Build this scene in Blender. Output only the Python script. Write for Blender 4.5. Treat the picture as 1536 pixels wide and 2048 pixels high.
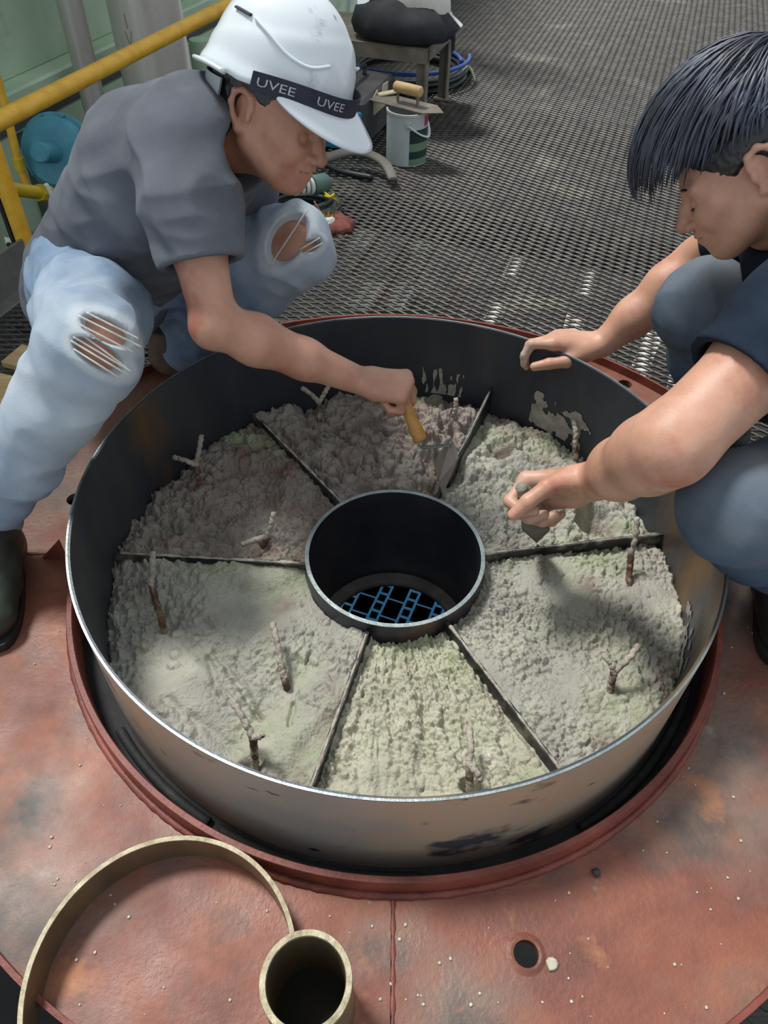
import bpy, math, random
import numpy as np
from mathutils import Vector, Matrix

for o in list(bpy.data.objects):
    bpy.data.objects.remove(o, do_unlink=True)
scene = bpy.context.scene
col = scene.collection

# ------------------------------------------------------------------ camera
F_PX = 1490.0
PITCH, ROLL = math.radians(46.216), math.radians(1.34)
CAM = np.array([-0.02284, -0.92522, 1.10238])
FW = np.array([0, math.cos(PITCH), -math.sin(PITCH)])
_r0 = np.array([1.0, 0, 0]); _u0 = np.cross(_r0, FW)
RT = math.cos(ROLL) * _r0 + math.sin(ROLL) * _u0
UP = -math.sin(ROLL) * _r0 + math.cos(ROLL) * _u0
cd = bpy.data.cameras.new('camera')
cd.sensor_fit = 'VERTICAL'; cd.sensor_height = 24.0; cd.lens = F_PX / 2048 * 24.0
cd.clip_start = 0.02; cd.clip_end = 100
camo = bpy.data.objects.new('camera', cd); col.objects.link(camo)
camo.matrix_world = Matrix(((RT[0], UP[0], -FW[0], CAM[0]), (RT[1], UP[1], -FW[1], CAM[1]),
                            (RT[2], UP[2], -FW[2], CAM[2]), (0, 0, 0, 1)))
scene.camera = camo

# ------------------------------------------------------------------ light
w = bpy.data.worlds.new('world'); scene.world = w; w.use_nodes = True
bg = w.node_tree.nodes['Background']
bg.inputs[0].default_value = (0.86, 0.93, 1.0, 1); bg.inputs[1].default_value = 0.68
sd = bpy.data.lights.new('hazy_daylight', 'SUN'); sd.energy = 3.6; sd.angle = math.radians(12); sd.color = (1.0, 0.98, 0.95)
so = bpy.data.objects.new('hazy_daylight', sd); col.objects.link(so)
_sd = Vector((0.42, -0.36, -1.0)).normalized()     # direction the light travels
so.rotation_euler = _sd.to_track_quat('-Z', 'Y').to_euler(); so.location = (-2, 2, 5)
vs = scene.view_settings
vs.view_transform = 'Standard'; vs.look = 'None'; vs.gamma = 1.0; vs.exposure = 0.0
try: vs.use_curve_mapping = False
except Exception: pass

# ------------------------------------------------------------------ pixel helpers (direction only; distance from a plane or a known depth)
def pdir(px, py): return FW + (px - 768) / F_PX * RT - (py - 1024) / F_PX * UP
def PZ(px, py, z):
    v = pdir(px, py); return CAM + (z - CAM[2]) / v[2] * v
def PD(px, py, d): return CAM + d * pdir(px, py)
def proj(P):
    q = np.asarray(P, float) - CAM; d = q @ FW
    return 768 + F_PX * (q @ RT) / d, 1024 - F_PX * (q @ UP) / d
def ztop(base, py):
    """height at which the vertical line over base crosses image row py"""
    lo, hi = base[2], base[2] + 2.0
    for _ in range(50):
        m = (lo + hi) / 2
        if proj((base[0], base[1], m))[1] > py: lo = m
        else: hi = m
    return lo

# ------------------------------------------------------------------ numpy noise
class Noise:
    def __init__(s, seed):
        r = np.random.RandomState(seed); s.p = np.concatenate([r.permutation(512)] * 3)
        g = r.normal(size=(512, 3)); s.g = g / np.linalg.norm(g, axis=1)[:, None]
    def n(s, x, y, z=0.0):
        x, y, z = np.broadcast_arrays(x, y, z)
        xi, yi, zi = np.floor(x).astype(int), np.floor(y).astype(int), np.floor(z).astype(int)
        xf, yf, zf = x - xi, y - yi, z - zi
        fa = lambda t: t * t * t * (t * (t * 6 - 15) + 10)
        u, v, w_ = fa(xf), fa(yf), fa(zf); xi &= 511; yi &= 511; zi &= 511
        def gr(a, b, c):
            h = s.p[s.p[s.p[(xi + a) & 511] + ((yi + b) & 511)] + ((zi + c) & 511)] & 511
            q = s.g[h]
            return q[..., 0] * (xf - a) + q[..., 1] * (yf - b) + q[..., 2] * (zf - c)
        L = lambda a, b, t: a + t * (b - a)
        return L(L(L(gr(0,0,0), gr(1,0,0), u), L(gr(0,1,0), gr(1,1,0), u), v),
                 L(L(gr(0,0,1), gr(1,0,1), u), L(gr(0,1,1), gr(1,1,1), u), v), w_) * 1.5
    def fbm(s, x, y, z=0.0, oc=4, lac=2.03, gain=0.5):
        t = 0; a = 1
        for i in range(oc):
            t = t + a * s.n(x, y, z); x = x * lac + 7.3; y = y * lac + 3.1; z = z * lac + 1.7; a *= gain
        return t
    def billow(s, x, y, z=0.0, oc=4, lac=2.03, gain=0.5):
        t = 0; a = 1
        for i in range(oc):
            t = t + a * np.abs(s.n(x, y, z)); x = x * lac + 7.3; y = y * lac + 3.1; z = z * lac + 1.7; a *= gain
        return t
NZ = Noise(5)

# ------------------------------------------------------------------ mesh pieces: (verts, faces)
def merge(*ms):
    V, Fc, k = [], [], 0
    for v, f in ms:
        V.append(np.asarray(v, float)); Fc += [tuple(i + k for i in q) for q in f]; k += len(v)
    return np.concatenate(V), Fc
def frame(d):
    d = np.asarray(d, float); d = d / np.linalg.norm(d)
    a = np.array([0, 0, 1.0]) if abs(d[2]) < 0.9 else np.array([1.0, 0, 0])
    u = np.cross(a, d); u /= np.linalg.norm(u); return u, np.cross(d, u), d
def box(c, size, ax=None, bev=0.0):
    """box with chamfered long edges; ax = 3 axis vectors"""
    c = np.asarray(c, float); sx, sy, sz = [s / 2 for s in size]
    A = np.eye(3) if ax is None else np.array([np.asarray(a, float) / np.linalg.norm(a) for a in ax])
    if bev <= 0:
        L = np.array([(x, y, z) for z in (-sz, sz) for y in (-sy, sy) for x in (-sx, sx)])
        Fc = [(0,2,3,1), (4,5,7,6), (0,1,5,4), (2,6,7,3), (0,4,6,2), (1,3,7,5)]
        return c + L @ A, Fc
    b = min(bev, sx * .9, sy * .9, sz * .9); ring = []
    def rng(x, y, z, k): return [(x-k,-y,z),(x,-y+k,z),(x,y-k,z),(x-k,y,z),(-x+k,y,z),(-x,y-k,z),(-x,-y+k,z),(-x+k,-y,z)]
    L = rng(sx-b, sy-b, -sz, b*.5) + rng(sx, sy, -sz+b, b) + rng(sx, sy, sz-b, b) + rng(sx-b, sy-b, sz, b*.5)
    Fc = [tuple(range(7, -1, -1)), tuple(range(24, 32))]
    for r in range(3):
        for i in range(8):
            j = (i + 1) % 8; Fc.append((r*8+i, r*8+j, r*8+8+j, r*8+8+i))
    return c + np.array(L) @ A, Fc
def lathe(prof, n=96, c=(0,0,0), axis=(0,0,1), a0=0.0, a1=2*math.pi, close=False):
    """prof: list of (r, z) ; close=True joins last profile point to first (ring with thickness)"""
    full = abs(a1 - a0 - 2*math.pi) < 1e-6; m = n if full else n + 1
    u, v, d = frame(axis)
    if abs(d[2]) > .999: u, v = np.array([1.0,0,0]), np.array([0,1.0,0])*np.sign(d[2])
    an = a0 + (a1 - a0) * np.arange(m) / n; P = np.array(prof, float); k = len(P)
    dirs = np.cos(an)[:, None] * u + np.sin(an)[:, None] * v
    V = (np.asarray(c, float) + dirs[:, None, :] * P[None, :, 0:1] + d * P[None, :, 1:2]).reshape(-1, 3)
    Fc = []
    for i in range(n):
        j = (i + 1) % m
        for q in range(k if close else k - 1):
            t = (q + 1) % k; Fc.append((i*k+q, j*k+q, j*k+t, i*k+t))
    if not full and close:
        Fc.append(tuple(range(k-1, -1, -1))); Fc.append(tuple((m-1)*k + q for q in range(k)))
    return V, Fc
def tube(path, rad, n=10, cap=True, flat=1.0):
    P = np.asarray(path, float); k = len(P); rad = np.broadcast_to(rad, (k,)).astype(float)
    T = np.gradient(P, axis=0); T /= np.linalg.norm(T, axis=1)[:, None] + 1e-12
    u, v, _ = frame(T[0]); V = []
    for i in range(k):
        u = u - T[i] * (u @ T[i]); u /= np.linalg.norm(u); v = np.cross(T[i], u)
        a = 2 * math.pi * np.arange(n) / n
        V.append(P[i] + rad[i] * (np.cos(a)[:, None] * u + flat * np.sin(a)[:, None] * v))
    V = np.concatenate(V); Fc = []
    for i in range(k - 1):
        for q in range(n):
            t = (q + 1) % n; Fc.append((i*n+q, i*n+t, (i+1)*n+t, (i+1)*n+q))
    if cap: Fc.append(tuple(range(n-1, -1, -1))); Fc.append(tuple((k-1)*n + q for q in range(n)))
    return V, Fc
def smoothpath(pts, n=8):
    P = np.asarray(pts, float); k = len(P); out = []
    for i in range(k - 1):
        p0, p1, p2, p3 = P[max(i-1,0)], P[i], P[i+1], P[min(i+2,k-1)]
        for t in np.arange(n) / n:
            out.append(.5*((2*p1) + (-p0+p2)*t + (2*p0-5*p1+4*p2-p3)*t*t + (-p0+3*p1-3*p2+p3)*t**3))
    out.append(P[-1]); return np.array(out)
def cyl(a, b, r0, r1=None, n=24):
    return tube([a, b], [r0, r0 if r1 is None else r1], n)
def prism(poly, c, ax, h):
    """polygon (list of 2d) in axes ax[0],ax[1], extruded by h along ax[2] (centred)"""
    A = [np.asarray(a, float) / np.linalg.norm(a) for a in ax]; c = np.asarray(c, float); n = len(poly)
    V = [c + p[0]*A[0] + p[1]*A[1] + s*h/2*A[2] for s in (-1, 1) for p in poly]
    Fc = [tuple(range(n-1, -1, -1)), tuple(range(n, 2*n))] + [(i, (i+1) % n, n+(i+1) % n, n+i) for i in range(n)]
    return np.array(V), Fc

def mkmesh(name, m, mat, smooth=False, off=(0,0,0)):
    V, Fc = m; me = bpy.data.meshes.new(name)
    V = np.asarray(V, float) - np.asarray(off, float)
    me.from_pydata(V.tolist(), [], Fc if isinstance(Fc, list) else Fc.tolist())
    if smooth is not False:
        me.polygons.foreach_set('use_smooth', np.ones(len(me.polygons), bool))
        if smooth is not True:
            me.update()
            try: me.set_sharp_from_angle(angle=math.radians(smooth))
            except Exception: pass
    if mat is not None: me.materials.append(mat)
    me.update(); return me
def thing(name, label, cat, loc=(0,0,0), group=None):
    o = bpy.data.objects.new(name, None); col.objects.link(o); o.location = loc; o.empty_display_size = .05
    o['label'] = label; o['category'] = cat
    if group: o['group'] = group
    return o
def rootloc(o):
    while o.parent: o = o.parent
    return np.array(o.location)
def part(name, m, mat, parent, smooth=False, label=None):
    o = bpy.data.objects.new(name, mkmesh(name, m, mat, smooth, rootloc(parent))); col.objects.link(o); o.parent = parent
    if label: o['label'] = label
    return o
def single(name, m, mat, label, cat, smooth=False, group=None, loc=None, kind=None):
    V = np.asarray(m[0], float)
    if loc is None: loc = np.array([(V[:,0].min()+V[:,0].max())/2, (V[:,1].min()+V[:,1].max())/2, V[:,2].min()])
    o = bpy.data.objects.new(name, mkmesh(name, m, mat, smooth, loc)); col.objects.link(o); o.location = loc
    if label: o['label'] = label
    if cat: o['category'] = cat
    if group: o['group'] = group
    if kind: o['kind'] = kind
    return o
def struct(name, m, mat, smooth=False, label=None, cat=None):
    o = single(name, m, mat, label, cat, smooth, kind='structure'); return o

# ------------------------------------------------------------------ materials
def lin(c):
    if isinstance(c, str): c = tuple(int(c[i:i+2], 16) / 255 for i in (0, 2, 4))
    return tuple(x / 12.92 if x <= .04045 else ((x + .055) / 1.055) ** 2.4 for x in c) + (1,)
def M(name, cols, scale=8, detail=6, rough=.6, metal=0.0, bump=0.0, bscale=60, layers=(), stretch=(1,1,1), spec=.5, rvar=0.0, dist=0.0, sheen=0, sss=0, coat=0):
    """cols: hex or list of (pos, hex) over a noise; layers: (hex, scale, lo, hi, stretch) patches mixed over it"""
    m = bpy.data.materials.new(name); m.use_nodes = True; nt = m.node_tree; N = nt.nodes; L = nt.links
    b = N['Principled BSDF']; tc = N.new('ShaderNodeTexCoord')
    def mapped(st):
        mp = N.new('ShaderNodeMapping'); mp.inputs['Scale'].default_value = st; L.new(tc.outputs['Object'], mp.inputs['Vector']); return mp.outputs[0]
    def noise(sc, de, st, di=0.0):
        n = N.new('ShaderNodeTexNoise'); n.inputs['Scale'].default_value = sc; n.inputs['Detail'].default_value = de
        n.inputs['Roughness'].default_value = .6; n.inputs['Distortion'].default_value = di
        L.new(mapped(st), n.inputs['Vector']); return n
    if isinstance(cols, str): cols = [(0, cols)]
    if len(cols) > 1:
        n = noise(scale, detail, stretch, dist); r = N.new('ShaderNodeValToRGB'); e = r.color_ramp.elements
        e[0].position, e[0].color = cols[0][0], lin(cols[0][1]); e[1].position, e[1].color = cols[-1][0], lin(cols[-1][1])
        for p, c in cols[1:-1]:
            q = e.new(p); q.color = lin(c)
        L.new(n.outputs[0], r.inputs[0]); cur = r.outputs[0]
    else:
        rg = N.new('ShaderNodeRGB'); rg.outputs[0].default_value = lin(cols[0][1]); cur = rg.outputs[0]
    for ly in layers:
        hx, sc, lo, hi = ly[:4]; st = ly[4] if len(ly) > 4 else (1,1,1)
        n = noise(sc, 5, st); r = N.new('ShaderNodeMapRange'); r.inputs['From Min'].default_value = lo; r.inputs['From Max'].default_value = hi
        L.new(n.outputs[0], r.inputs['Value'])
        mx = N.new('ShaderNodeMix'); mx.data_type = 'RGBA'; L.new(r.outputs[0], mx.inputs[0]); L.new(cur, mx.inputs[6]); mx.inputs[7].default_value = lin(hx)
        cur = mx.outputs[2]
    L.new(cur, b.inputs['Base Color'])
    b.inputs['Roughness'].default_value = rough; b.inputs['Metallic'].default_value = metal
    b.inputs['Specular IOR Level'].default_value = spec
    if coat: b.inputs['Coat Weight'].default_value = coat; b.inputs['Coat Roughness'].default_value = .1
    if sss: b.inputs['Subsurface Weight'].default_value = sss; b.inputs['Subsurface Radius'].default_value = (.012, .005, .003); b.inputs['Subsurface Scale'].default_value = .6
    if rvar:
        n = noise(scale * 1.7, 5, (1,1,1)); r = N.new('ShaderNodeMapRange'); r.inputs['From Min'].default_value = .3; r.inputs['From Max'].default_value = .7
        r.inputs['To Min'].default_value = max(.02, rough - rvar); r.inputs['To Max'].default_value = min(1, rough + rvar)
        L.new(n.outputs[0], r.inputs['Value']); L.new(r.outputs[0], b.inputs['Roughness'])
    if bump:
        n = noise(bscale, 6, (1,1,1)); bp = N.new('ShaderNodeBump'); bp.inputs['Strength'].default_value = bump; bp.inputs['Distance'].default_value = .004
        L.new(n.outputs[0], bp.inputs['Height']); L.new(bp.outputs[0], b.inputs['Normal'])
    return m

# ------------------------------------------------------------------ setting materials
m_grate = M('grating_steel', [(.25,'35322f'), (.5,'494642'), (.75,'605c57')], 14, 6, .5, .3, .3, 80, layers=[('7b7668', 3, .58, .75)])
m_dark = M('dark_void_steel', [(.3,'191a1a'), (.7,'2c2c2b')], 5, 4, .8)
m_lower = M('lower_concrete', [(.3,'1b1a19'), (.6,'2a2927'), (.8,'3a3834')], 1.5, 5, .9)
m_toe = M('grey_toe_board', [(.3,'63625f'), (.7,'82807c')], 10, 5, .6, .2)
m_yellow = M('yellow_paint', [(.3,'d09a26'), (.55,'e9b436'), (.8,'f0c34c')], 18, 5, .42, 0, .15, 90, layers=[('8a6a34', 60, .66, .74)])
m_red = M('red_primer', [(.28,'5a382d'), (.45,'7c493a'), (.6,'915842'), (.78,'ab7150')], 5.5, 8, .5, 0, .35, 120, rvar=.15, dist=.3,
          layers=[('77655a', 2.6, .45, .62), ('4d4641', 5, .55, .69), ('aa7350', 8, .60, .72), ('8f8378', 11, .66, .74), ('cfc2ac', 95, .745, .76), ('3a2b28', 70, .74, .77)])
m_redlip = M('red_collar', [(.3,'5f2f28'), (.55,'7f4236'), (.8,'985543')], 12, 6, .5, 0, .5, 90)
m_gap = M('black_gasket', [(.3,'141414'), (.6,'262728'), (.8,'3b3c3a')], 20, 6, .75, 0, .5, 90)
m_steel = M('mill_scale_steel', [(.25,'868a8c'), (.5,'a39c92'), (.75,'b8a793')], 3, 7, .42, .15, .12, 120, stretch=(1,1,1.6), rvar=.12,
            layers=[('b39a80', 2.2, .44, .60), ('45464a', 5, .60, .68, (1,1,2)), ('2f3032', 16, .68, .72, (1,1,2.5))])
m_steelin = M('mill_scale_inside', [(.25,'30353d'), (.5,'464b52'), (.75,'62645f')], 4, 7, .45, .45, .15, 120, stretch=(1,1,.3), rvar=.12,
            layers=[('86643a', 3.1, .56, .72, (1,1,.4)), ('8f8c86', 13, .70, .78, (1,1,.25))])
m_rim = M('bare_rim_steel', [(.3,'7d8989'), (.7,'a5b0af')], 30, 5, .4, .7, .2, 120)
m_tube = M('tube_steel', [(.25,'2c2f3c'), (.5,'42444f'), (.75,'5a585b')], 6, 6, .4, .7, .15, 90, layers=[('6d4f45', 3, .58, .72)])
m_strip = M('divider_steel', [(.3,'26282b'), (.7,'4a4b4c')], 14, 6, .5, .6, .2, 90, layers=[('8f8a80', 18, .52, .66)])
m_rod = M('rusty_rod', [(.3,'47302a'), (.6,'6e4c3d'), (.8,'8b7664')], 40, 5, .75, .1, .6, 200, layers=[('b5aa98', 30, .47, .6)])
m_rodw = M('crusted_rod', [(.3,'8f8577'), (.7,'c4bcae')], 50, 5, .9, 0, .8, 200)

# ------------------------------------------------------------------ platform frame (rotated against the drum)
A18 = math.radians(17.8)
E1 = np.array([math.cos(A18), -math.sin(A18), 0]); E2 = np.array([math.sin(A18), math.cos(A18), 0]); EZ = np.array([0, 0, 1.0])
FZ = -0.06                                     # top of the walkway grating
ED = PZ(88, 548, FZ)                           # foot of the rail post: the platform's edge
def PF(s, wd, z): return ED + s * E2 - wd * E1 + np.array([0, 0, z - FZ])   # s along the edge, wd outward

# expanded-metal walkway: real strands, one mesh
def grating():
    LW, SW = .067, .0266; V = []; 
    n1, n2 = int(5.2 / (LW/2)), int(7.4 / (SW/2))
    I, J = np.meshgrid(np.arange(-4, n1), np.arange(-110, n2 - 110), indexing='ij'); k = ((I + J) % 2 == 0)
    I, J = I[k], J[k]
    P = ED[None] + .012*E1 + (I * LW/2)[:, None] * E1 + (J * SW/2)[:, None] * E2
    q = P - CAM; d = q @ FW; px = 768 + F_PX * (q @ RT) / d; py = 1024 - F_PX * (q @ UP) / d
    rr = np.hypot(P[:,0], P[:,1])
    ok = (d > .3) & (px > -500) & (px < 2000) & (py > -330) & (py < 2300) & (rr > .80) & ((P - ED) @ E1 > 0)
    P = P[ok]
    # each bond node sends two strands forward: +LW/2 with +-SW/2
    w_, t_ = .0036, .0034
    out = []; Fc = []; base = 0
    for s in (1, -1):
        a = P; b = P + LW/2*E1 + s*SW/2*E2
        dd = LW/2*E1 + s*SW/2*E2; dl = np.linalg.norm(dd); dd = dd/dl
        nn = np.array([-dd[1], dd[0], 0]) * s      # toward +E2 or -E2
        # strand leans: one edge higher
        o1 = nn*w_*.5 + EZ*(.0012*s); o2 = -nn*w_*.5 - EZ*(.0012*s)
        th = EZ*t_
        ring = [o1, o2, o2 - th, o1 - th]
        A = np.stack([a + r - EZ*.004 for r in ring], 1); B = np.stack([b + r - EZ*.004 for r in ring], 1)
        mid = (A + B)/2 + EZ*.0012
        VV = np.concatenate([A, B], 1)            # n,8,3
        n = len(a); out.append(VV.reshape(-1, 3))
        idx = base + np.arange(n)[:, None]*8
        for q in range(4):
            t = (q + 1) % 4
            Fc.append(np.concatenate([idx+q, idx+t, idx+4+t, idx+4+q], 1))
        base += n*8
    return np.concatenate(out), np.concatenate(Fc).astype(int)
gv, gf = grating()
floor = struct('floor', (gv, gf), m_grate, label='dark expanded-metal walkway grating around the red plate', cat='floor')
# support beams just under the grating and pale paint for sunlit patches on the level below
for i, (s0, nm) in enumerate([(-.1,'a'), (.95,'b'), (2.0,'c'), (3.05,'d'), (4.1,'e')]):
    c = PF(s0, -2.4, FZ - .085)
    struct('trim_%d' % (i+1), merge(box(c, (5.0, .006, .13), (E1, E2, EZ)), box(c + EZ*.062, (5.0, .05, .008), (E1, E2, EZ)), box(c - EZ*.062, (5.0, .05, .008), (E1, E2, EZ))), m_dark)
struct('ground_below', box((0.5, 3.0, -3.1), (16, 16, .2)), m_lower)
m_pale = M('pale_concrete', [(.3,'d6d2c6'), (.7,'f2efe6')], 3, 5, .9)  # pale colour painted in place of sunlight on the level below
m_rustpipe = M('rust_pipe', [(.3,'5c4434'), (.7,'8a6b52')], 8, 5, .7)

# edge of the platform: toe board and yellow rail
tb = thing('toe_board', 'grey steel toe board along the grating edge behind the helmeted man', 'toe board', PF(0,0,FZ))
part('board', box(PF(1.4, .02, FZ + .055), (.008, 5.0, .13), (E1, E2, EZ), .002), m_toe, tb)
part('edge_angle', box(PF(1.4, -.005, FZ - .012), (.05, 5.0, .02), (E1, E2, EZ), .002), m_toe, tb)
zr = ztop(ED, 252) ; zr = .358
rail = thing('guard_rail', 'low yellow tubular guard rail with welded corner post at upper left', 'railing', ED)
part('post', cyl(PF(0, .03, FZ - .02), PF(0, .03, zr), .0245, n=20), m_yellow, rail, 40)
part('top_rail', tube(smoothpath([PF(-.0, .03, zr), PF(.5, .03, zr), PF(1.5, .03, zr), PF(3.2, .03, zr)], 6), .0245, 20), m_yellow, rail, 40)
part('foot_plate', box(PF(0, .03, FZ + .004), (.07, .09, .008), (E1, E2, EZ), .002), m_yellow, rail)
part('post', cyl(PF(2.2, .03, FZ - .02), PF(2.2, .03, zr), .0245, n=20), m_yellow, rail, 40)
part('back_post', box(PF(.0, .062, FZ + .1), (.012, .03, .26), (E1, E2, EZ)), m_dark, rail, label='black flat bar behind the yellow post')

# ------------------------------------------------------------------ red base plate
R_DISC = .852
plate = thing('base_plate', 'round rust-red primed steel plate the drum stands in', 'steel plate', (0, 0, 0))
HOLES = [PZ(1250, 768, 0), PZ(150, 998, 0), PZ(1052, 1908, 0)]; HR = [.017, .017, .0165]
def plate_segment(a0, a1):
    m = lathe([(.584, -.012), (R_DISC, -.012), (R_DISC, 0), (.584, 0)], 40, (0,0,0), (0,0,1), a0, a1, True)
    return m
for k in range(4):
    a0 = math.radians(-90 + 90*k) + .001; a1 = a0 + math.pi/2 - .002
    o = part('plate_segment', plate_segment(a0, a1), m_red, plate)
    for H, r in zip(HOLES, HR):
        ang = math.atan2(H[1], H[0])
        if a0 < ang < a1 or a0 < ang + 2*math.pi < a1:
            cm = bpy.data.meshes.new('cut'); v, f_ = cyl((H[0], H[1], -.05), (H[0], H[1], .05), r, n=40); cm.from_pydata(v.tolist(), [], f_)
            co = bpy.data.objects.new('cut', cm); col.objects.link(co)
            md = o.modifiers.new('b', 'BOOLEAN'); md.object = co; md.operation = 'DIFFERENCE'; md.solver = 'EXACT'
            dg = bpy.context.evaluated_depsgraph_get(); me = bpy.data.meshes.new_from_object(o.evaluated_get(dg))
            o.modifiers.clear(); o.data = me; bpy.data.objects.remove(co, do_unlink=True)
for k in range(4):
    a = math.radians(-90 + 90*k + .2); d = np.array([math.cos(a), math.sin(a), 0])
    pts = [d*(.598 + .25*t) + np.array([0, 0, .0005]) for t in np.linspace(0, 1, 26)]
    part('weld_seam', tube(pts, .003 + .0012*np.sin(np.arange(26)*2.1), 8, flat=.6), m_redlip, plate, True)
part('edge_lip', lathe([(R_DISC - .006, -.002), (R_DISC + .001, -.002), (R_DISC + .001, .021), (R_DISC - .006, .022)], 160, close=True), m_redlip, plate, 40)
cr = part('collar_ring', lathe([(.584, -.04), (.595, -.04), (.595, .036), (.5935, .039), (.5855, .0395), (.584, .037)], 192, close=True), m_redlip, plate, 40)
an = np.linspace(0, 2*math.pi, 401)
wob = .0035 + .0022*np.abs(NZ.n(an*40, an*0 + 3)) + .0015*np.abs(NZ.n(an*90, an*0 + 8))
part('collar_weld', tube(np.stack([.598*np.cos(an), .598*np.sin(an), .002 + 0*an], 1), wob*1.5, 8, cap=False), m_redlip, cr, True)
for H in HOLES[2:]:
    part('hole_boss', lathe([(.0165, -.01), (.0165, .0015), (.020, .003), (.024, .001), (.026, 0), (.026,-.01)], 48, H, close=True), m_red, plate, 40)
gb = PZ(122, 1118, 0); gd = np.array([-gb[0], -gb[1], 0]); gd /= np.linalg.norm(gd)
part('gusset', prism([(.012, 0), (-.03, 0), (-.034, .004), (.012, .055)], gb, (gd, EZ, np.cross(gd, EZ)), .005), m_redlip, plate)
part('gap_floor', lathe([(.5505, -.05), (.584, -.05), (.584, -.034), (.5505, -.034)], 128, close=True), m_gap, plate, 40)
for a0, a1, zz in [(-142, -119, -.028), (-117, -86, -.028), (-60, -25, -.028)]:
    aa = np.radians(np.linspace(a0, a1, 30))
    part('packing_strip', tube(np.stack([.565*np.cos(aa), .565*np.sin(aa), zz + 0*aa], 1), .008, 8), m_gap, plate, True, label='black packing strip in the gap under the drum')

# vessel body below the plate, open in the middle
struct('vessel_wall', lathe([(.80, -.56), (.81, -.56), (.81, -.013), (.80, -.013)], 96, close=True), m_dark, 40, 'dark cylindrical vessel wall under the red plate', 'vessel')

# ------------------------------------------------------------------ drum
drum = thing('steel_drum', 'wide open steel drum with inner tube, filled with wet mortar', 'drum', (0, 0, -.034))
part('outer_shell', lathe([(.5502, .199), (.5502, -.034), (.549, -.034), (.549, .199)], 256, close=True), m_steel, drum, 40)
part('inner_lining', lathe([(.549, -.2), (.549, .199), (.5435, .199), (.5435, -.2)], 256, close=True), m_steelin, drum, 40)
part('rim_edge', lathe([(.5468, .198), (.5502, .198), (.5502, .2), (.5468, .2)], 256, close=True), m_rim, drum, 40, label='bare pale rim edge')
tz = .026
it = part('inner_tube', lathe([(.171, -.25), (.171, tz - .001), (.1635, tz - .001), (.1635, -.25)], 128, close=True), m_tube, drum, 40)
part('tube_rim', lathe([(.1635, tz - .002), (.171, tz - .002), (.171, tz), (.1635, tz)], 128, close=True), m_rim, it, 40, label='bare pale rim of the inner tube')
part('bottom_ring', lathe([(.14, -.256), (.549, -.256), (.549, -.246), (.14, -.246)], 96, (0.0, 0.0, 0), close=True), m_gap, drum, 40)
part('tube_ledge', lathe([(.136, -.245), (.165, -.245), (.165, -.236), (.136, -.236)], 96, close=True), M('ledge_steel', [(.3,'4f4c49'), (.7,'76716b')], 20, 5, .6, .2, .3), it, 40)
DIV = [((220,1105),(610,1127)), ((1332,1066),(970,1107)), ((618,1585),(735,1262)), ((1122,1542),(895,1245)), ((530,850),(682,1003)), ((985,790),(878,975))]
DANG = []
for i, (po, pi_) in enumerate(DIV):
    zt = [.0, .002, .003, .003, .006, .012][i]
    a = PZ(*po, zt + .004); b = PZ(*pi_, zt + .004)
    ro = .5435 ; ai = math.atan2(b[1], b[0]); ao = math.atan2(a[1], a[0])
    p0 = np.array([ro*math.cos(ao), ro*math.sin(ao), 0]); p1 = np.array([.171*math.cos(ai), .171*math.sin(ai), 0])
    DANG.append((ao, ai)); d = p1 - p0; L_ = np.linalg.norm(d); d /= L_; n_ = np.cross(EZ, d)
    nseg = 40; V = []; Fc = []
    lift = .035 if i == 5 else 0.0
    for k in range(nseg + 1):
        t = k / nseg; top = zt + .004 + .0016*NZ.n(t*23, i*3.1) + lift*max(0, 1 - t*2.2)
        for sx, zz in ((-1, -.16), (1, -.16), (1, top), (-1, top)): V.append(p0 + d*L_*t + n_*sx*.0035 + EZ*zz)
        if k:
            o_ = (k-1)*4
            for q in range(4): Fc.append((o_+q, o_+(q+1)%4, o_+4+(q+1)%4, o_+4+q))
    Fc += [(3,2,1,0), tuple(nseg*4 + q for q in range(4))]
    ds = part('divider_strip', (np.array(V), Fc), m_strip, drum)
    tt = np.linspace(.04, .97, 90); top = zt + .004 + np.array([.0016*float(NZ.n(np.float64(t*23), i*3.1)) for t in tt]) + lift*np.maximum(0, 1 - tt*2.2)
    rad = np.clip(.0022 + .0035*NZ.n(tt*14 + i*5, 2.2) + .0012*NZ.n(tt*60, i*1.0), .0004, .0052)*(.55 if i in (1, 5) else 1.0)
    part('mortar_crust', tube(p0 + np.outer(tt*L_, d) + np.outer(top, EZ), rad, 7), m_rodw, ds, True)
# grate of dark blocks far down inside the tube; an added blue panel stands for daylight in the joints
m_block = M('dark_grate_block', [(.3,'0c0f14'), (.7,'171b22')], 12, 4, .6)
lat = thing('block_grate', 'dark block grate with pale blue joints at the bottom of the inner tube', 'grate', (0, 0, -.62))
ang = A18 + .04; l1 = np.array([math.cos(ang), -math.sin(ang), 0]); l2 = np.array([math.sin(ang), math.cos(ang), 0])
def bmesh_(sx, sy): return mkmesh('grate_block', box((0, 0, 0), (sx, sy, .004), (l1, l2, EZ)), m_block)
big, small = bmesh_(.045, .056), bmesh_(.020, .021)
def blk(me, c):
    o = bpy.data.objects.new('grate_block', me); col.objects.link(o); o.parent = lat; o.location = np.asarray(c) - np.array([0, 0, -.62])
GC = np.array([.02, .13, -.6])
for i in range(-4, 5):
    for j in range(-5, 6): blk(big, GC + l1*i*.081 + l2*(j*.064 + .011*i))
    for j in range(-9, 10): blk(small, GC + l1*(i*.081 + .0405) + l2*(j*.032 + .008*i))
struct('blue_ground_sheet', box((.03, 1.5, -2.4), (1.3, 1.2, .02)), M('blue_sheet', [(.3,'2f7cab'), (.7,'4a97c4')], 2, 4, .8))  # added panel; its blue stands in for daylight seen from below

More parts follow.
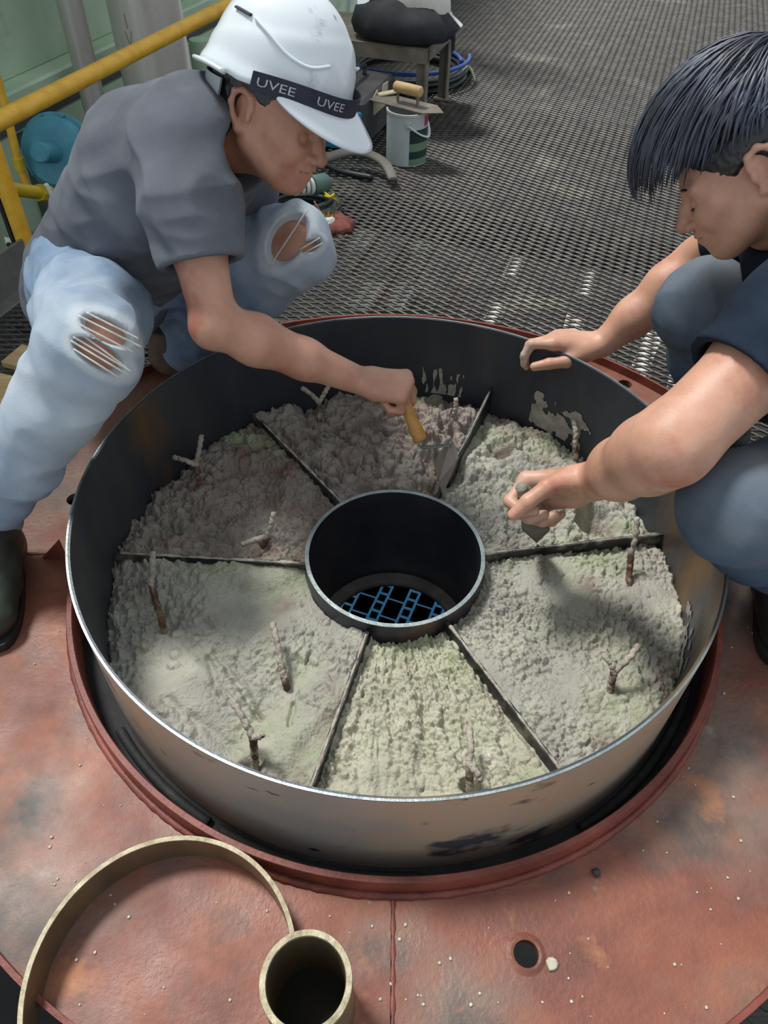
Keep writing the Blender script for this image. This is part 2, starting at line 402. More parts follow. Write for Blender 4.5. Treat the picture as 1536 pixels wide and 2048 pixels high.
# ------------------------------------------------------------------ mortar, one mass per compartment
def M_mortar(name, cols, patch):
    return M(name, cols, 9, 8, .52, 0, .8, 230, layers=patch, rvar=.2, dist=.2, spec=.45)
pg = [('a1a68a', 4.0, .48, .64), ('85756c', 5.5, .56, .68), ('c2bfb2', 7, .62, .74)]
mm = [M_mortar('mortar_pale_green', [(.3,'96928a'), (.5,'a9a79a'), (.7,'bbb9aa')], pg),
      M_mortar('mortar_brown', [(.3,'7f766e'), (.5,'978d83'), (.7,'a9a294')], [('7d6459', 5, .48, .62), ('9da686', 4, .56, .68)]),  # brown mortar, its tone also darkened for the squatting man's shadow
      M_mortar('mortar_wet_green', [(.3,'a5a38d'), (.5,'b9b6a1'), (.7,'c9c5b2')], [('a6aa8a', 5, .50, .66), ('d6d3c6', 8, .58, .7)])]
HOLLOWS = [(PZ(1195, 1045, -.02), .040, .06), (PZ(1000, 905, -.02), .026, .045), (PZ(888, 945, -.02), .045, .035), (PZ(500, 1545, -.02), .02, .03), (PZ(945, 1585, -.02), .018, .02)]
GROOVES = [((430,1300),(520,1430),.006,.012), ((470,1320),(510,1420),.005,.006), ((415,1310),(440,1390),.006,.010), ((595,1385),(580,1460),.004,.010), ((300,1190),(420,1330),.012,.010), ((330,1400),(480,1500),.010,.008)]
def clods(x, y, h, sec, n, r0, r1, seed, cond=None):
    """rounded lumps of stiff mortar sitting in the surface"""
    rs = np.random.RandomState(seed); k = 0; fl = np.stack([x.ravel(), y.ravel()], 1); lo, hi = fl.min(0), fl.max(0)
    for _ in range(n):
        cx, cy = fl[rs.randint(len(fl))]; r = r0 + (r1 - r0)*rs.rand()**2.2
        if cond is not None and not cond(cx, cy): continue
        ix = np.nonzero((np.abs(x - cx) < r*1.4) & (np.abs(y - cy) < r*1.4))
        if not len(ix[0]): continue
        xx, yy = x[ix], y[ix]; e = rs.uniform(.7, 1.3); a = rs.uniform(0, 3.14); u = (xx - cx)*math.cos(a) + (yy - cy)*math.sin(a); v = -(xx - cx)*math.sin(a) + (yy - cy)*math.cos(a)
        d2 = (u*e)**2 + (v/e)**2; d2 = d2*(1 + .9*NZ.n(xx*70, yy*70, seed + 2.0) + .4*NZ.n(xx*160, yy*160, seed + 5.0)); hz = np.mean(h[ix]) - r*.35 + np.sqrt(np.maximum(r*r - d2, 0))*.9
        h[ix] = np.where(d2 < r*r, np.maximum(h[ix], hz), h[ix] - .25*r*np.exp(-((np.sqrt(d2) - r)/(.25*r))**2))
    return h
def mortar_height(x, y, sec):
    r = np.hypot(x, y); th = np.arctan2(y, x)
    h = -.018 + .006*NZ.fbm(x*5 + 3, y*5, sec*4.0, 3)
    B = lambda s, seed, oc=4: NZ.billow(x*s + seed, y*s - seed, seed*1.3, oc)
    if sec == 0:      # right, being worked
        fm = np.clip(NZ.fbm(x*9 + 2, y*9, 4.0, 2)*2.2 + .55, .12, 1); h += .018*(B(24, 3) - .45) + .022*np.maximum(0, NZ.fbm(x*9 + 8, y*9, 2.0, 3)) + fm*(.014*(B(46, 9, 2) - .4) + .007*(B(120, 4, 2) - .4))
    elif sec == 1:    # back, piled lumps
        fm = np.clip(NZ.fbm(x*9 + 5, y*9, 4.0, 2)*2.2 + .55, .12, 1); h += .012 + .040*(B(17, 5, 3) - .45) + .022*NZ.fbm(x*8, y*8, 5.0, 3) + fm*(.016*(B(42, 4, 2) - .4) + .006*(B(120, 7, 2) - .4))
    elif sec == 2:    # left back, dragged
        h += .006 + .020*(B(15, 7) - .45) + .016*NZ.fbm(x*7, y*7, 9.0, 3) + .008*(B(55, 3, 3) - .5)
        g = np.clip((-.30 - x - .2*y)*9, 0, 1); h += g*.020*(B(46, 2, 2) - .4) + .005*(B(110, 3, 2) - .4)
    elif sec == 3:    # left front, trowelled
        rough = np.clip((NZ.fbm(x*7 + 2, y*7, 3.0, 3) + .15)*2.5, 0, 1); edge = np.clip((-.36 - x + .3*(y + .1))*12, 0, 1)
        rough = np.clip(np.maximum(rough*.55, edge), 0, 1)
        h += .004 + rough*(.020*(B(42, 6, 2) - .4) + .006*(B(115, 5, 2) - .4)) + .013*NZ.fbm(x*6 + 5, y*6, 1.0, 2) + .0022*B(120, 2)
        u = x*.8 - y*.6; h += .007*np.tanh(7*NZ.n(u*9, (x*.6 + y*.8)*3, 4.0))
    elif sec == 4:    # front, combed towards the rim
        u = th*9
        grain = np.clip(NZ.fbm(x*6 + 4, y*3, 8.0, 2)*2 + .8, .15, 1); h += .014*(NZ.billow(u*1.3, r*5, 2.0, 3) - .4) + grain*(.012*(B(46, 8, 2) - .4) + .008*(B(120, 1, 2) - .4))
    else:             # right front, grainy
        grain = np.clip(NZ.fbm(x*5 + 1, y*5, 6.0, 2)*2 + .75, .12, 1)
        h += .004 + grain*(.013*(B(46, 1, 2) - .4) + .009*(B(115, 2, 2) - .4)) + .006*NZ.fbm(x*7, y*7, 2.5, 2)
    h = -.018 + (h + .018)*1.2
    if sec == 0: h = clods(x, y, h, sec, 150, .004, .014, 3)
    if sec == 1: h = clods(x, y, h, sec, 240, .004, .017, 4)
    if sec == 2: h = clods(x, y, h, sec, 130, .005, .018, 5, lambda a, b: a < -.33 or b > .28)
    if sec == 3: h = clods(x, y, h, sec, 90, .004, .012, 6, lambda a, b: a < -.33 or (a > -.2 and b > -.25))
    if sec == 4: h = clods(x, y, h, sec, 70, .004, .010, 7)
    if sec == 5: h = clods(x, y, h, sec, 140, .004, .011, 8, lambda a, b: a > .28 or b > -.1)
    for c, rad, dep in HOLLOWS:
        d = np.hypot(x - c[0], y - c[1]) + .006*NZ.n(x*60, y*60, 1.0); h -= dep*np.exp(-(d/rad)**2*1.3)
        h += .010*np.exp(-((d - rad*1.25)/.010)**2)
    for a, b, wd, dep in GROOVES:
        A = PZ(*a, -.015); Bq = PZ(*b, -.015); ab = (Bq - A)[:2]; t = np.clip(((x - A[0])*ab[0] + (y - A[1])*ab[1])/(ab @ ab), 0, 1)
        d = np.hypot(x - A[0] - t*ab[0], y - A[1] - t*ab[1]); h -= dep*np.exp(-(d/wd)**2)
    # slump at the two walls
    h += .010*np.exp(-(r - .171)/.02) * (sec in (1, 2)) - .012*np.exp(-(.5435 - r)/.016)*(sec in (0, 2, 5))
    if sec == 3: h -= .022*np.exp(-(.5435 - r)/.025)*np.clip((y + .35)*6, 0, 1)
    return h
order = [1, 5, 4, 0, 2, 3]      # strips counter-clockwise: right, upper right, upper left, left, lower left, lower right
secs = [(1, 5, 0), (5, 4, 1), (4, 0, 2), (0, 2, 3), (2, 3, 4), (3, 1, 5)]
mlab = ['loose greenish-grey mortar in the right rear compartment being worked by hand', 'lumpy brown-grey mortar heaped in the rear compartment under the trowel',
        'dark brownish dragged mortar in the left rear compartment', 'smooth trowelled grey-green mortar in the left front compartment',
        'pale wet combed mortar in the narrow front compartment', 'fine grainy grey-green mortar in the right front compartment']
mmat = [mm[0], mm[1], mm[1], mm[0], mm[2], mm[0]]
STEP = .0018
for i0, i1, sec in secs:
    (o0, n0), (o1, n1) = DANG[i0], DANG[i1]
    if o1 < o0: o1 += 2*math.pi
    if n1 < n0: n1 += 2*math.pi
    if n0 - o0 > math.pi: n0 -= 2*math.pi; n1 -= 2*math.pi
    if o0 - n0 > math.pi: n0 += 2*math.pi; n1 += 2*math.pi
    nr = int(.372/STEP); nt_ = int((o1 - o0)*.40/STEP)
    t = np.linspace(0, 1, nr)[:, None]; s = np.linspace(0, 1, nt_)[None, :]
    def ptc(a, r): return np.stack([r*np.cos(a), r*np.sin(a)])
    A = ptc(n0, .171)[:, None]*(1 - t.T) + ptc(o0, .5435)[:, None]*t.T       # along strip 0
    Bq = ptc(n1, .171)[:, None]*(1 - t.T) + ptc(o1, .5435)[:, None]*t.T
    ra, rb = np.hypot(*A), np.hypot(*Bq); ta, tb = np.unwrap(np.arctan2(A[1], A[0])), np.unwrap(np.arctan2(Bq[1], Bq[0]))
    while tb[0] < ta[0]: tb = tb + 2*math.pi
    while tb[0] - ta[0] > 2*math.pi: tb = tb - 2*math.pi
    RR = ra[:, None]*(1 - s) + rb[:, None]*s; TT = ta[:, None]*(1 - s) + tb[:, None]*s
    X, Y = RR*np.cos(TT), RR*np.sin(TT); Zh = mortar_height(X, Y, sec)
    # small sideways push makes clods overhang a little
    X = X + .003*NZ.n(X*45, Y*45, 3.0 + sec); Y = Y + .003*NZ.n(X*45, Y*45, 13.0 + sec)
    rr = np.hypot(X, Y); sc = np.clip(rr, .1705, .5440)/rr; X, Y = X*sc, Y*sc
    V = np.stack([X, Y, Zh], -1); 
    pad = lambda Vv: np.concatenate([Vv[:1], Vv, Vv[-1:]], 0)
    V = pad(V); V = np.concatenate([V[:, :1], V, V[:, -1:]], 1)
    V[0, :, 2] = -.14; V[-1, :, 2] = -.14; V[:, 0, 2] = -.14; V[:, -1, 2] = -.14
    a_, b_ = V.shape[:2]; idx = np.arange(a_*b_).reshape(a_, b_)
    Fq = np.stack([idx[:-1,:-1], idx[1:,:-1], idx[1:,1:], idx[:-1,1:]], -1).reshape(-1, 4)
    bot = list(idx[0, ::8]) ; ring = list(idx[0, :]) + list(idx[1:, -1]) + list(idx[-1, -2::-1]) + list(idx[-2:0:-1, 0])
    Fl = Fq.tolist() + [ring]
    cx, cy = V[..., 0].mean(), V[..., 1].mean()
    single('mortar_fill', (V.reshape(-1, 3), Fl), mmat[sec], mlab[sec], 'mortar', True, 'mortar in the drum compartments', loc=(cx, cy, -.14))

# dried smears on the inside of the drum wall
m_smear = M('dried_smear', [(.3,'8a857b'), (.7,'b5afa2')], 30, 5, .9, 0, .5, 200)
for a0, a1, z0, z1, th_, st_ in ((72, 84, .0, .075, .10, (70, 18)), (38, 55, -.01, .085, -.12, (30, 22)), (176, 184, -.05, .0, .12, (60, 30)), (-28, -10, -.02, .05, .22, (40, 40))):
    na_, nz_ = 90, 50; V = []; Fc = []; id_ = {}
    for i in range(na_):
        for j in range(nz_):
            ta, tz_ = i/(na_-1), j/(nz_-1); env = 1 - max(abs(ta*2-1)**3, tz_**2.2)
            if float(NZ.fbm(np.float64(ta*(a1-a0)/180*math.pi*.54*st_[0] + a0), np.float64(tz_*(z1-z0)*st_[1] + a0), 2.0, 3)) + .9*(env - .5) < th_: continue
            aa = math.radians(a0 + (a1-a0)*ta); id_[(i,j)] = len(V); rr_ = .5424 - .0006*abs(math.sin(i*1.3 + j))
            V.append((rr_*math.cos(aa), rr_*math.sin(aa), z0 + (z1-z0)*tz_))
    for (i, j) in id_:
        q = [(i,j), (i,j+1), (i+1,j+1), (i+1,j)]
        if all(k in id_ for k in q): Fc.append(tuple(id_[k] for k in q))
    part('mortar_smear', (np.array(V), Fc), m_smear, drum, True)

# ------------------------------------------------------------------ Y-shaped anchor rods standing in the mortar
random.seed(3)
def rodpath(pts, wav, n=10):
    P = smoothpath(pts, n); k = len(P)
    P[1:, 0] += wav*np.sin(np.arange(1, k)*1.7); P[1:, 1] += wav*np.cos(np.arange(1, k)*1.3); return P
# pixel polylines: stem from base to fork, then arms; rising z at the points
ANCH = [
 (((640,850),-.02), ((638,805),.035), [((603,775),.06), ((657,772),.065)]),
 (((405,985),-.02), ((392,930),.035), [((346,914),.05), ((403,870),.08)]),
 (((525,1090),-.02), ((535,1072),.0), [((548,1025),.05), ((482,1090),.005)]),
 (((325,1250),-.015), ((302,1165),.035), [((306,1103),.085), ((285,1160),.02)]),
 (((572,1368),-.012), ((562,1330),.01), [((545,1245),.045)]),
 (((512,1545),-.02), ((506,1475),.055), [((465,1402),.085), ((525,1470),.06)]),
 (((940,1580),-.02), ((938,1528),.03), [((938,1455),.03), ((962,1560),.02)]),
 (((1218,1385),-.015), ((1228,1345),.03), [((1208,1310),.045), ((1278,1290),.06)]),
 (((1256,1170),-.015), ((1262,1110),.03), [((1274,1035),.10)]),
 (((906,860),-.02), ((908,830),.02), [((912,797),.06)]),
 (((1152,915),-.01), ((1150,890),.02), [((1147,842),.06)])]
for (b, bz), (fk, fz), arms in ANCH:
    p0 = PZ(*b, bz); p1 = PZ(*fk, fz); p0[2] -= .0
    ms = [tube(rodpath([p0 - EZ*.05, p0, (p0 + p1)/2, p1], .0006), .0062, 10)]
    an_ = part('anchor_rod', ms[0], m_rod, drum, True, label='rusty forked anchor rod standing in the mortar')
    for q, z in arms:
        p2 = PZ(*q, z); mid = (p1 + p2)/2 + np.array([.002, -.002, .004])
        P = rodpath([p1, mid, p2], .0012); rad = .0050 + .0012*np.abs(NZ.n(np.arange(len(P))*.6, p2[0]*30)); rad[-1] *= .7
        part('anchor_arm', tube(P, rad, 9), m_rodw, an_, True)
    tipb = lathe([(0, .006), (.004, .0045), (.0062, 0), (.004, -.0045), (0, -.006)], 10, p1); part('anchor_weld', tipb, m_rodw, an_, True)

# ------------------------------------------------------------------ ring and short pipe in the front left corner
m_brass = M('tan_steel', [(.25,'5f5442'), (.5,'7c6e55'), (.75,'968769')], 9, 6, .45, .55, .2, 80, stretch=(1,1,.3))
m_brassrim = M('tan_cut_edge', [(.3,'8d8368'), (.7,'c7bea2')], 60, 6, .5, .4, .6, 150)
rc = np.array([-.2796, -.7096, 0]); rg = thing('steel_ring', 'thin tan steel hoop lying on the red plate in the lower left corner', 'ring', rc)
part('hoop', lathe([(.158, .0), (.1643, .0), (.1643, .058), (.158, .058)], 110, rc, (0,0,1), math.radians(14), math.radians(318), True), m_brass, rg, 40)
part('cut_edge', lathe([(.158, .058), (.1643, .058), (.1641, .060), (.1582, .060)], 110, rc, (0,0,1), math.radians(14), math.radians(318), True), m_brassrim, rg, 40)
pc = np.array([-.0962, -.7332, 0]); pp = thing('short_pipe', 'short thick-walled pipe stub with black bore beside the tan hoop', 'pipe', pc)
part('pipe_wall', lathe([(.0435, .001), (.0512, .001), (.0512, .157), (.0435, .157)], 64, pc, close=True), m_brass, pp, 40)
part('cut_edge', lathe([(.0435, .157), (.0512, .157), (.0506, .16), (.0442, .16)], 64, pc, close=True), m_brassrim, pp, 40)
part('bore_plug', lathe([(0, .02), (.0434, .02), (.0434, .015), (0, .015)], 48, pc), m_dark, pp)

# crumbs on the red plate
m_crumb = M('mortar_crumb', [(.3,'a9a58f'), (.7,'cfccb8')], 60, 4, .9)
m_grit = M('dark_grit', '3b3c3a', rough=.7)
def pebble(c, r, seed, flat=.6):
    V, Fc = lathe([(0, -1), (.6, -.8), (1, 0), (.7, .7), (0, 1)], 9); V = V.copy(); V[:, 2] *= flat
    V *= (r*(1 + .35*NZ.n(V[:,0]*1.3 + seed*7, V[:,1]*1.3 + seed, V[:,2])))[:, None]; V[:, 2] -= V[:, 2].min(); return V + np.asarray(c), Fc
single('mortar_chip', pebble(PZ(1104, 1928, 0), .0085, 1, .25), m_crumb, 'pale green mortar chip beside the round bolt hole', 'mortar chip', True)
single('grit_lump', pebble(PZ(1191, 1747, 0), .0065, 2, .8), m_grit, 'small black grit lump on the red plate below the drum', 'grit', True)
ms = []
rs = np.random.RandomState(4)
for i in range(170):
    q = PZ(rs.uniform(60, 1530), rs.uniform(1250, 2040), 0); rr = math.hypot(q[0], q[1])
    if .61 < rr < .84 and np.hypot(*(q - pc)[:2]) > .07 and abs(np.hypot(*(q - rc)[:2]) - .161) > .01: ms.append(pebble(q, rs.uniform(.0009, .0026), i, .5))
single('crumb_scatter', merge(*ms), m_crumb, 'tiny pale mortar crumbs scattered over the red plate', 'crumbs', True, loc=(0,0,0), kind='stuff')

# ------------------------------------------------------------------ background: machinery beyond the platform's edge
def PW(px, py, wd):
    """point where the pixel's ray meets the vertical plane wd metres outside the platform edge"""
    v_ = pdir(px, py); c = ED - wd*E1; t = ((c - CAM) @ E1)/(v_ @ E1); return CAM + t*v_
def sof(P): return float((np.asarray(P) - ED) @ E2)
m_green = M('pale_green_paint', [(.3,'9db59a'), (.5,'b0c6ab'), (.7,'bfd2b9')], 2.5, 5, .45, .1, .1, layers=[('7f927f', 3, .58, .74)])
m_greend = M('dark_green_grey', [(.3,'39423e'), (.7,'525c55')], 4, 5, .6)
m_ss = M('stainless_pipe', [(.3,'c9c4bb'), (.7,'dedad1')], 5, 4, .34, .3, .08, 40, stretch=(1,1,.2), rvar=.08)
m_ssd = M('dull_steel_pipe', [(.3,'a5a19a'), (.7,'bfbab3')], 5, 4, .42, .3, .1, 40, stretch=(1,1,.2))
m_blue = M('teal_blue_paint', [(.3,'35788c'), (.6,'4a93a8'), (.8,'5fa5b6')], 8, 5, .5, 0, .2)
m_redmark = M('red_marker', '7a2230', rough=.6)
wdW = 1.0
z_a, z_b, z_c = PW(100, 122, wdW)[2], PW(100, 152, wdW)[2], PW(100, 232, wdW)[2]
gw = thing('green_tank_casing', 'pale green painted machine casing with ledge behind the yellow rail', 'machine casing', PF(1.5, wdW, -2.0))
part('upper_panel', box(PF(2.0, wdW + .1, (z_a + 3.2)/2), (.2, 7.0, 3.2 - z_a), (E1, E2, EZ), .004), m_green, gw)
part('ledge', box(PF(2.0, wdW - .03, (z_a + z_b)/2), (.16, 7.0, z_a - z_b), (E1, E2, EZ), .01), m_green, gw)
part('recess', box(PF(2.0, wdW + .12, (z_b + z_c)/2), (.2, 7.0, z_b - z_c), (E1, E2, EZ)), m_greend, gw)
part('lower_panel', box(PF(2.0, wdW + .1, (z_c - 2.0)/2), (.2, 7.0, z_c + 2.0), (E1, E2, EZ), .004), m_green, gw)
for sx in (-.9, .15, 1.15, 2.2): part('stiffener', box(PF(sx, wdW - .015, (z_c - 2.0)/2), (.04, .06, z_c + 2.0), (E1, E2, EZ), .004), m_greend, gw)
def vpipe(name, px, py, wd, wpx, mat, label, z0=-2.0, z1=2.2, flange=True):
    c = PW(px, py, wd); dep = (c - CAM) @ FW; r = wpx/2*dep/F_PX*.97
    t = thing(name, label, 'pipe', (c[0], c[1], z0)); part('pipe_run', lathe([(r, z0), (r, z1), (r*.94, z1), (r*.94, z0)], 48, (c[0], c[1], 0), close=True), mat, t, 40)
    if flange: part('flange', lathe([(r*.98, z0 + .05), (r*1.35, z0 + .05), (r*1.35, z0 + .08), (r*.98, z0 + .08)], 48, (c[0], c[1], 0), close=True), mat, t, 40)
    return t, c, r
vpipe('vertical_pipe', 138, 0, .75, 52, m_ssd, 'thin dull steel pipe rising left of the wide stainless pipe')
tp, pcx, prr = vpipe('vertical_pipe', 287, 0, .55, 150, m_ss, 'wide stainless pipe with red arrow mark rising behind the yellow rail')
# red arrow drawn on the pipe
def onpipe(px, py, c, r, off=.0008):
    v_ = pdir(px, py); a_ = v_[0]**2 + v_[1]**2; q = CAM - c; b_ = 2*(q[0]*v_[0] + q[1]*v_[1]); cc = q[0]**2 + q[1]**2 - (r + off)**2
    return CAM + (-b_ - math.sqrt(max(0, b_*b_ - 4*a_*cc)))/(2*a_)*v_
for a_, b_ in (((248, 28), (255, 58)), ((250, 62), (257, 82)), ((262, 62), (262, 90)), ((257, 82), (262, 92))):
    part('arrow_mark', tube([onpipe(*a_, pcx, prr), onpipe((a_[0]+b_[0])/2, (a_[1]+b_[1])/2, pcx, prr), onpipe(*b_, pcx, prr)], .0022, 6, flat=.3), m_redmark, tp, label='red hand-drawn arrow mark')
g0 = PW(400, 78, .62); dep = (g0 - CAM) @ FW; gr = 24*dep/F_PX
gt = thing('green_drum_column', 'narrow green cylinder just left of the helmeted man\'s collar', 'cylinder', (g0[0], g0[1], -2.0))
part('body', lathe([(0, -2), (gr, -2), (gr, g0[2] - .03), (gr*.9, g0[2]), (0, g0[2] + .005)], 40, (g0[0], g0[1], 0)), m_green, gt, 40)
part('band', lathe([(gr, -.2), (gr*1.06, -.2), (gr*1.06, -.16), (gr, -.16)], 40, (g0[0], g0[1], 0), close=True), m_greend, gt, 40)
# blue pump with stub shaft
bc_ = PW(112, 305, .34); st = PW(62, 338, .26); ax_ = nrm_ = (st - bc_)/np.linalg.norm(st - bc_); ax_ = ax_*.92 - FW*.42 ; ax_ = ax_/np.linalg.norm(ax_)
dep = (bc_ - CAM) @ FW; br_ = 73*dep/F_PX
pu = thing('blue_pump', 'teal blue pump cover with stub shaft behind the yellow rail post', 'pump', (bc_[0], bc_[1], -2.0))
part('cover', lathe([(0, .035), (br_*.55, .034), (br_*.80, .022), (br_*.9, 0), (br_*.9, -.02), (br_, -.02), (br_, -.05), (br_*.7, -.055), (br_*.6, -.16), (0, -.16)], 64, bc_, ax_), m_blue, pu, 35)
part('stub_shaft', tube([bc_ + ax_*.02, bc_ + ax_*.10, bc_ + ax_*.145, bc_ + ax_*.15], [br_*.27, br_*.26, br_*.26, br_*.22], 32), m_blue, pu, 35)
u_, v_2, _ = frame(ax_)
for i in range(10):
    a_ = 2*math.pi*i/10; q = bc_ + br_*.95*(math.cos(a_)*u_ + math.sin(a_)*v_2); part('bolt', cyl(q - ax_*.022, q - ax_*.006, .006, n=6), m_blue, pu)
part('pedestal', box((bc_[0] - ax_[0]*.1, bc_[1] - ax_[1]*.1, (bc_[2] - 2.1)/2), (.10, .16, bc_[2] + 1.9), (E1, E2, EZ), .006), m_greend, pu)
# yellow pipe with lever valve, thin yellow pipe behind
m_ypipe = M('gas_yellow_paint', [(.3,'b99a16'), (.7,'d9bd28')], 10, 4, .35)
y0, y1 = PW(-90, 362, .20), PW(96, 388, .20)
yp = thing('yellow_gas_pipe', 'bright yellow pipe with white lever valve below the blue pump', 'pipe', (y1[0], y1[1], y1[2] - .03))
part('pipe_run', cyl(y0, y1, .021, n=24), m_ypipe, yp, 40)
part('valve_body', cyl(y1 - (y1 - y0)*.12, y1 + (y1 - y0)*.03, .027, n=8), m_ypipe, yp)
m_wht = M('white_plastic', 'd3d8d2', rough=.4)
part('lever', box(PW(103, 390, .17), (.012, .016, .075), (E1, E2 , nrm_*0 + np.array([.25, -.1, -.95])), .003), m_wht, yp, label='white lever handle')
q0, q1 = PW(-2, 170, .42), PW(36, 322, .42)
yq = thing('thin_yellow_pipe', 'thin upright yellow pipe at the far left edge beyond the rail', 'pipe', (q1[0], q1[1], q1[2])); part('pipe_run', tube(smoothpath([q0 + EZ*.5, q0, q1, q1 - EZ*.12 + E1*.01], 4), .014, 16), m_yellow, yq, True); part('coupling', cyl(q1 + EZ*.01, q1 - EZ*.03, .02, n=12), m_ypipe, yq)
bx_ = PW(28, 503, .12)
bk_ = thing('steel_bracket', 'shiny bent steel bracket below the yellow pipe at the left edge', 'bracket', bx_)
part('plate', prism([(-.03, .045), (.02, .035), (.035, -.01), (.005, -.05), (-.012, -.02)], bx_, (RT, UP, FW), .004), m_ss, bk_); part('bolt_head', cyl(bx_ - FW*.002 + UP*.018 - RT*.012, bx_ - FW*.01 + UP*.018 - RT*.012, .008, n=6), m_dark, bk_)
mb = PF(.35, .42, -.55); mo = thing('machine_base', 'dark machine base frame under the blue pump', 'machine base', mb - EZ*.6)
part('frame', box(mb, (.5, 1.6, .12), (E1, E2, EZ), .01), m_dark, mo); part('leg', box(mb + E2*.6 - EZ*.75, (.1, .1, 1.5), (E1, E2, EZ)), m_dark, mo); part('leg', box(mb - E2*.6 - EZ*.75, (.1, .1, 1.5), (E1, E2, EZ)), m_dark, mo)
# posts beyond the far edge, right of the helmet
m_brown = M('brown_post', [(.3,'3d322e'), (.7,'5e504a')], 6, 5, .6); m_olive = M('olive_post', [(.3,'5c5c45'), (.7,'7a7960')], 6, 5, .6)
for px, wpx, mt, lb in ((706, 18, m_brown, 'dark brown upright post nearest the white helmet, beyond the walkway'), (732, 22, m_olive, 'olive painted upright post beyond the bench, between two brown posts'), (762, 22, m_brown, 'dark brown upright post behind the black bag on the bench')):
    c = PZ(px, 108, FZ) + E2*.35; dep = (c - CAM) @ FW; hw = wpx*dep/F_PX
    t = thing('upright_post', lb, 'post', (c[0], c[1], FZ), 'posts beyond the bench'); part('shaft', box((c[0], c[1], 1.0 + FZ/2), (hw, hw, 2.0 - FZ), (E1, E2, EZ), .006), mt, t); part('base_plate', box((c[0], c[1], FZ + .006), (hw*1.15, hw*1.15, .012), (E1, E2, EZ), .002), mt, t)

# ------------------------------------------------------------------ things on the walkway
def onfloor(px, py): return PZ(px, py, FZ)
# steel bench
m_bench = M('weathered_bench_steel', [(.3,'6f675a'), (.6,'877e70'), (.8,'9d9485')], 16, 5, .6, .3, .2)
fr = onfloor(884, 198); zb = ztop(fr, 52)
nr_ = onfloor(833, 215); 
wB = float((fr - nr_) @ E2); c0 = fr - E1*.0
bn = thing('steel_bench', 'small weathered steel bench with angle-iron legs behind the paint tin', 'bench', (fr[0] - .2, fr[1] - .1, FZ))
dB = .36; LB = .62
corner = fr
cs = [corner, corner - E2*dB, corner - E1*LB, corner - E1*LB - E2*dB]
for q in cs:
    part('leg', merge(box((q[0], q[1], (zb + FZ)/2), (.045, .006, zb - FZ), (E1, E2, EZ)), box(q*np.array([1,1,0]) + E1*.02 + EZ*(zb + FZ)/2, (.006, .045, zb - FZ), (E1, E2, EZ))), m_bench, bn)
    part('foot_plate', box((q[0], q[1], FZ + .004), (.075, .06, .008), (E1, E2, EZ)), m_bench, bn)
ctr = (cs[0] + cs[3])/2
part('top_plate', box((ctr[0], ctr[1], zb + .003), (LB + .05, dB + .05, .006), (E1, E2, EZ), .002), m_bench, bn)
for sgn in (-1, 1): part('rail', box(ctr*np.array([1,1,0]) + E2*sgn*(dB/2 + .02) + EZ*(zb - .025), (LB + .05, .006, .05), (E1, E2, EZ)), m_bench, bn)
for sgn in (-1, 1): part('rail', box(ctr*np.array([1,1,0]) + E1*sgn*(LB/2 + .02) + EZ*(zb - .025), (.006, dB + .05, .05), (E1, E2, EZ)), m_bench, bn)
# black bag on it
class _B: pass
m_bag = M('black_fabric', [(.3,'1c1e22'), (.6,'2c2e33'), (.8,'3c3d41')], 10, 5, .85, 0, .4, 200)
bgp = PZ(806, 78, zb + .006)
V, Fc = lathe([(0, 0), (.6, 0), (.95, .12), (1.0, .4), (.85, .75), (.5, .95), (0, 1.0)], 40)
V = V.copy(); V = np.stack([V[:,0]*.22, V[:,1]*.14, V[:,2]*.14], 1); nn = NZ.fbm(V[:,0]*12, V[:,1]*12, V[:,2]*12, 3); V *= (1 + .16*nn)[:, None]; V[:, 2] = np.maximum(V[:, 2], 0)
V = bgp + V[:, :1]*E1 + V[:, 1:2]*E2 + V[:, 2:]*EZ
bag = thing('black_bag', 'slumped black fabric bag lying on the steel bench', 'bag', bgp); part('bag_body', (V, Fc), m_bag, bag, True)
part('shoulder_strap', tube(smoothpath([bgp + E1*.14 + EZ*.09, PZ(862, 48, zb + .05), PZ(880, 72, zb + .012), PZ(897, 66, zb - .02) + E1*.02, PZ(893, 100, zb - .10) + E1*.03], 6), .014, 8, flat=.25), m_bag, bag, True, label='black webbing strap hanging off the bench')
# white helmet on the bag
m_wh2 = M('dusty_white_plastic', [(.3,'b8b6ac'), (.7,'d4d2ca')], 8, 5, .4, 0, 0)
hq = PZ(838, 22, zb + .10)
prof = [(math.cos(t_)**.8, math.sin(t_)**.9) for t_ in np.linspace(0.02, math.pi/2 - .001, 16)]
V, Fc = lathe([(1.06, -.02), (1.0, 0)] + prof, 48); V2, F2 = lathe([(1.05, -.025), (.96, 0)] + [(.96*a_, .96*b_) for a_, b_ in prof], 48)
V = np.concatenate([V, V2]); Fc = Fc + [tuple(i + len(V2) for i in q[::-1]) for q in F2]
V = np.stack([V[:,0]*.13, V[:,1]*.105, V[:,2]*.13], 1); tl_ = math.radians(12); V = hq + V[:, :1]*E1 + V[:, 1:2]*E2 + V[:, 2:]*EZ
sh_ = thing('safety_helmet', 'dusty white safety helmet resting on the black bag on the bench', 'helmet', hq); part('shell', (V, Fc), m_wh2, sh_, True)
vz = []; fz_ = []
for i in range(17):
    a_ = math.radians(-60 + 120*i/16)
    for r_, zz in ((1.0, .0), (1.0 + .42*math.cos(a_*1.4)**2, -.035)): vz.append(hq + E1*.13*r_*math.cos(a_) + E2*.105*r_*math.sin(a_) + EZ*zz)
    if i: fz_ += [(2*i-2, 2*i-1, 2*i+1, 2*i)]
n_ = len(vz); vz += [q - EZ*.004 for q in vz]; fz_ += [tuple(k + n_ for k in q[::-1]) for q in fz_[:16]]
part('visor', (np.array(vz), fz_), m_wh2, sh_, True)
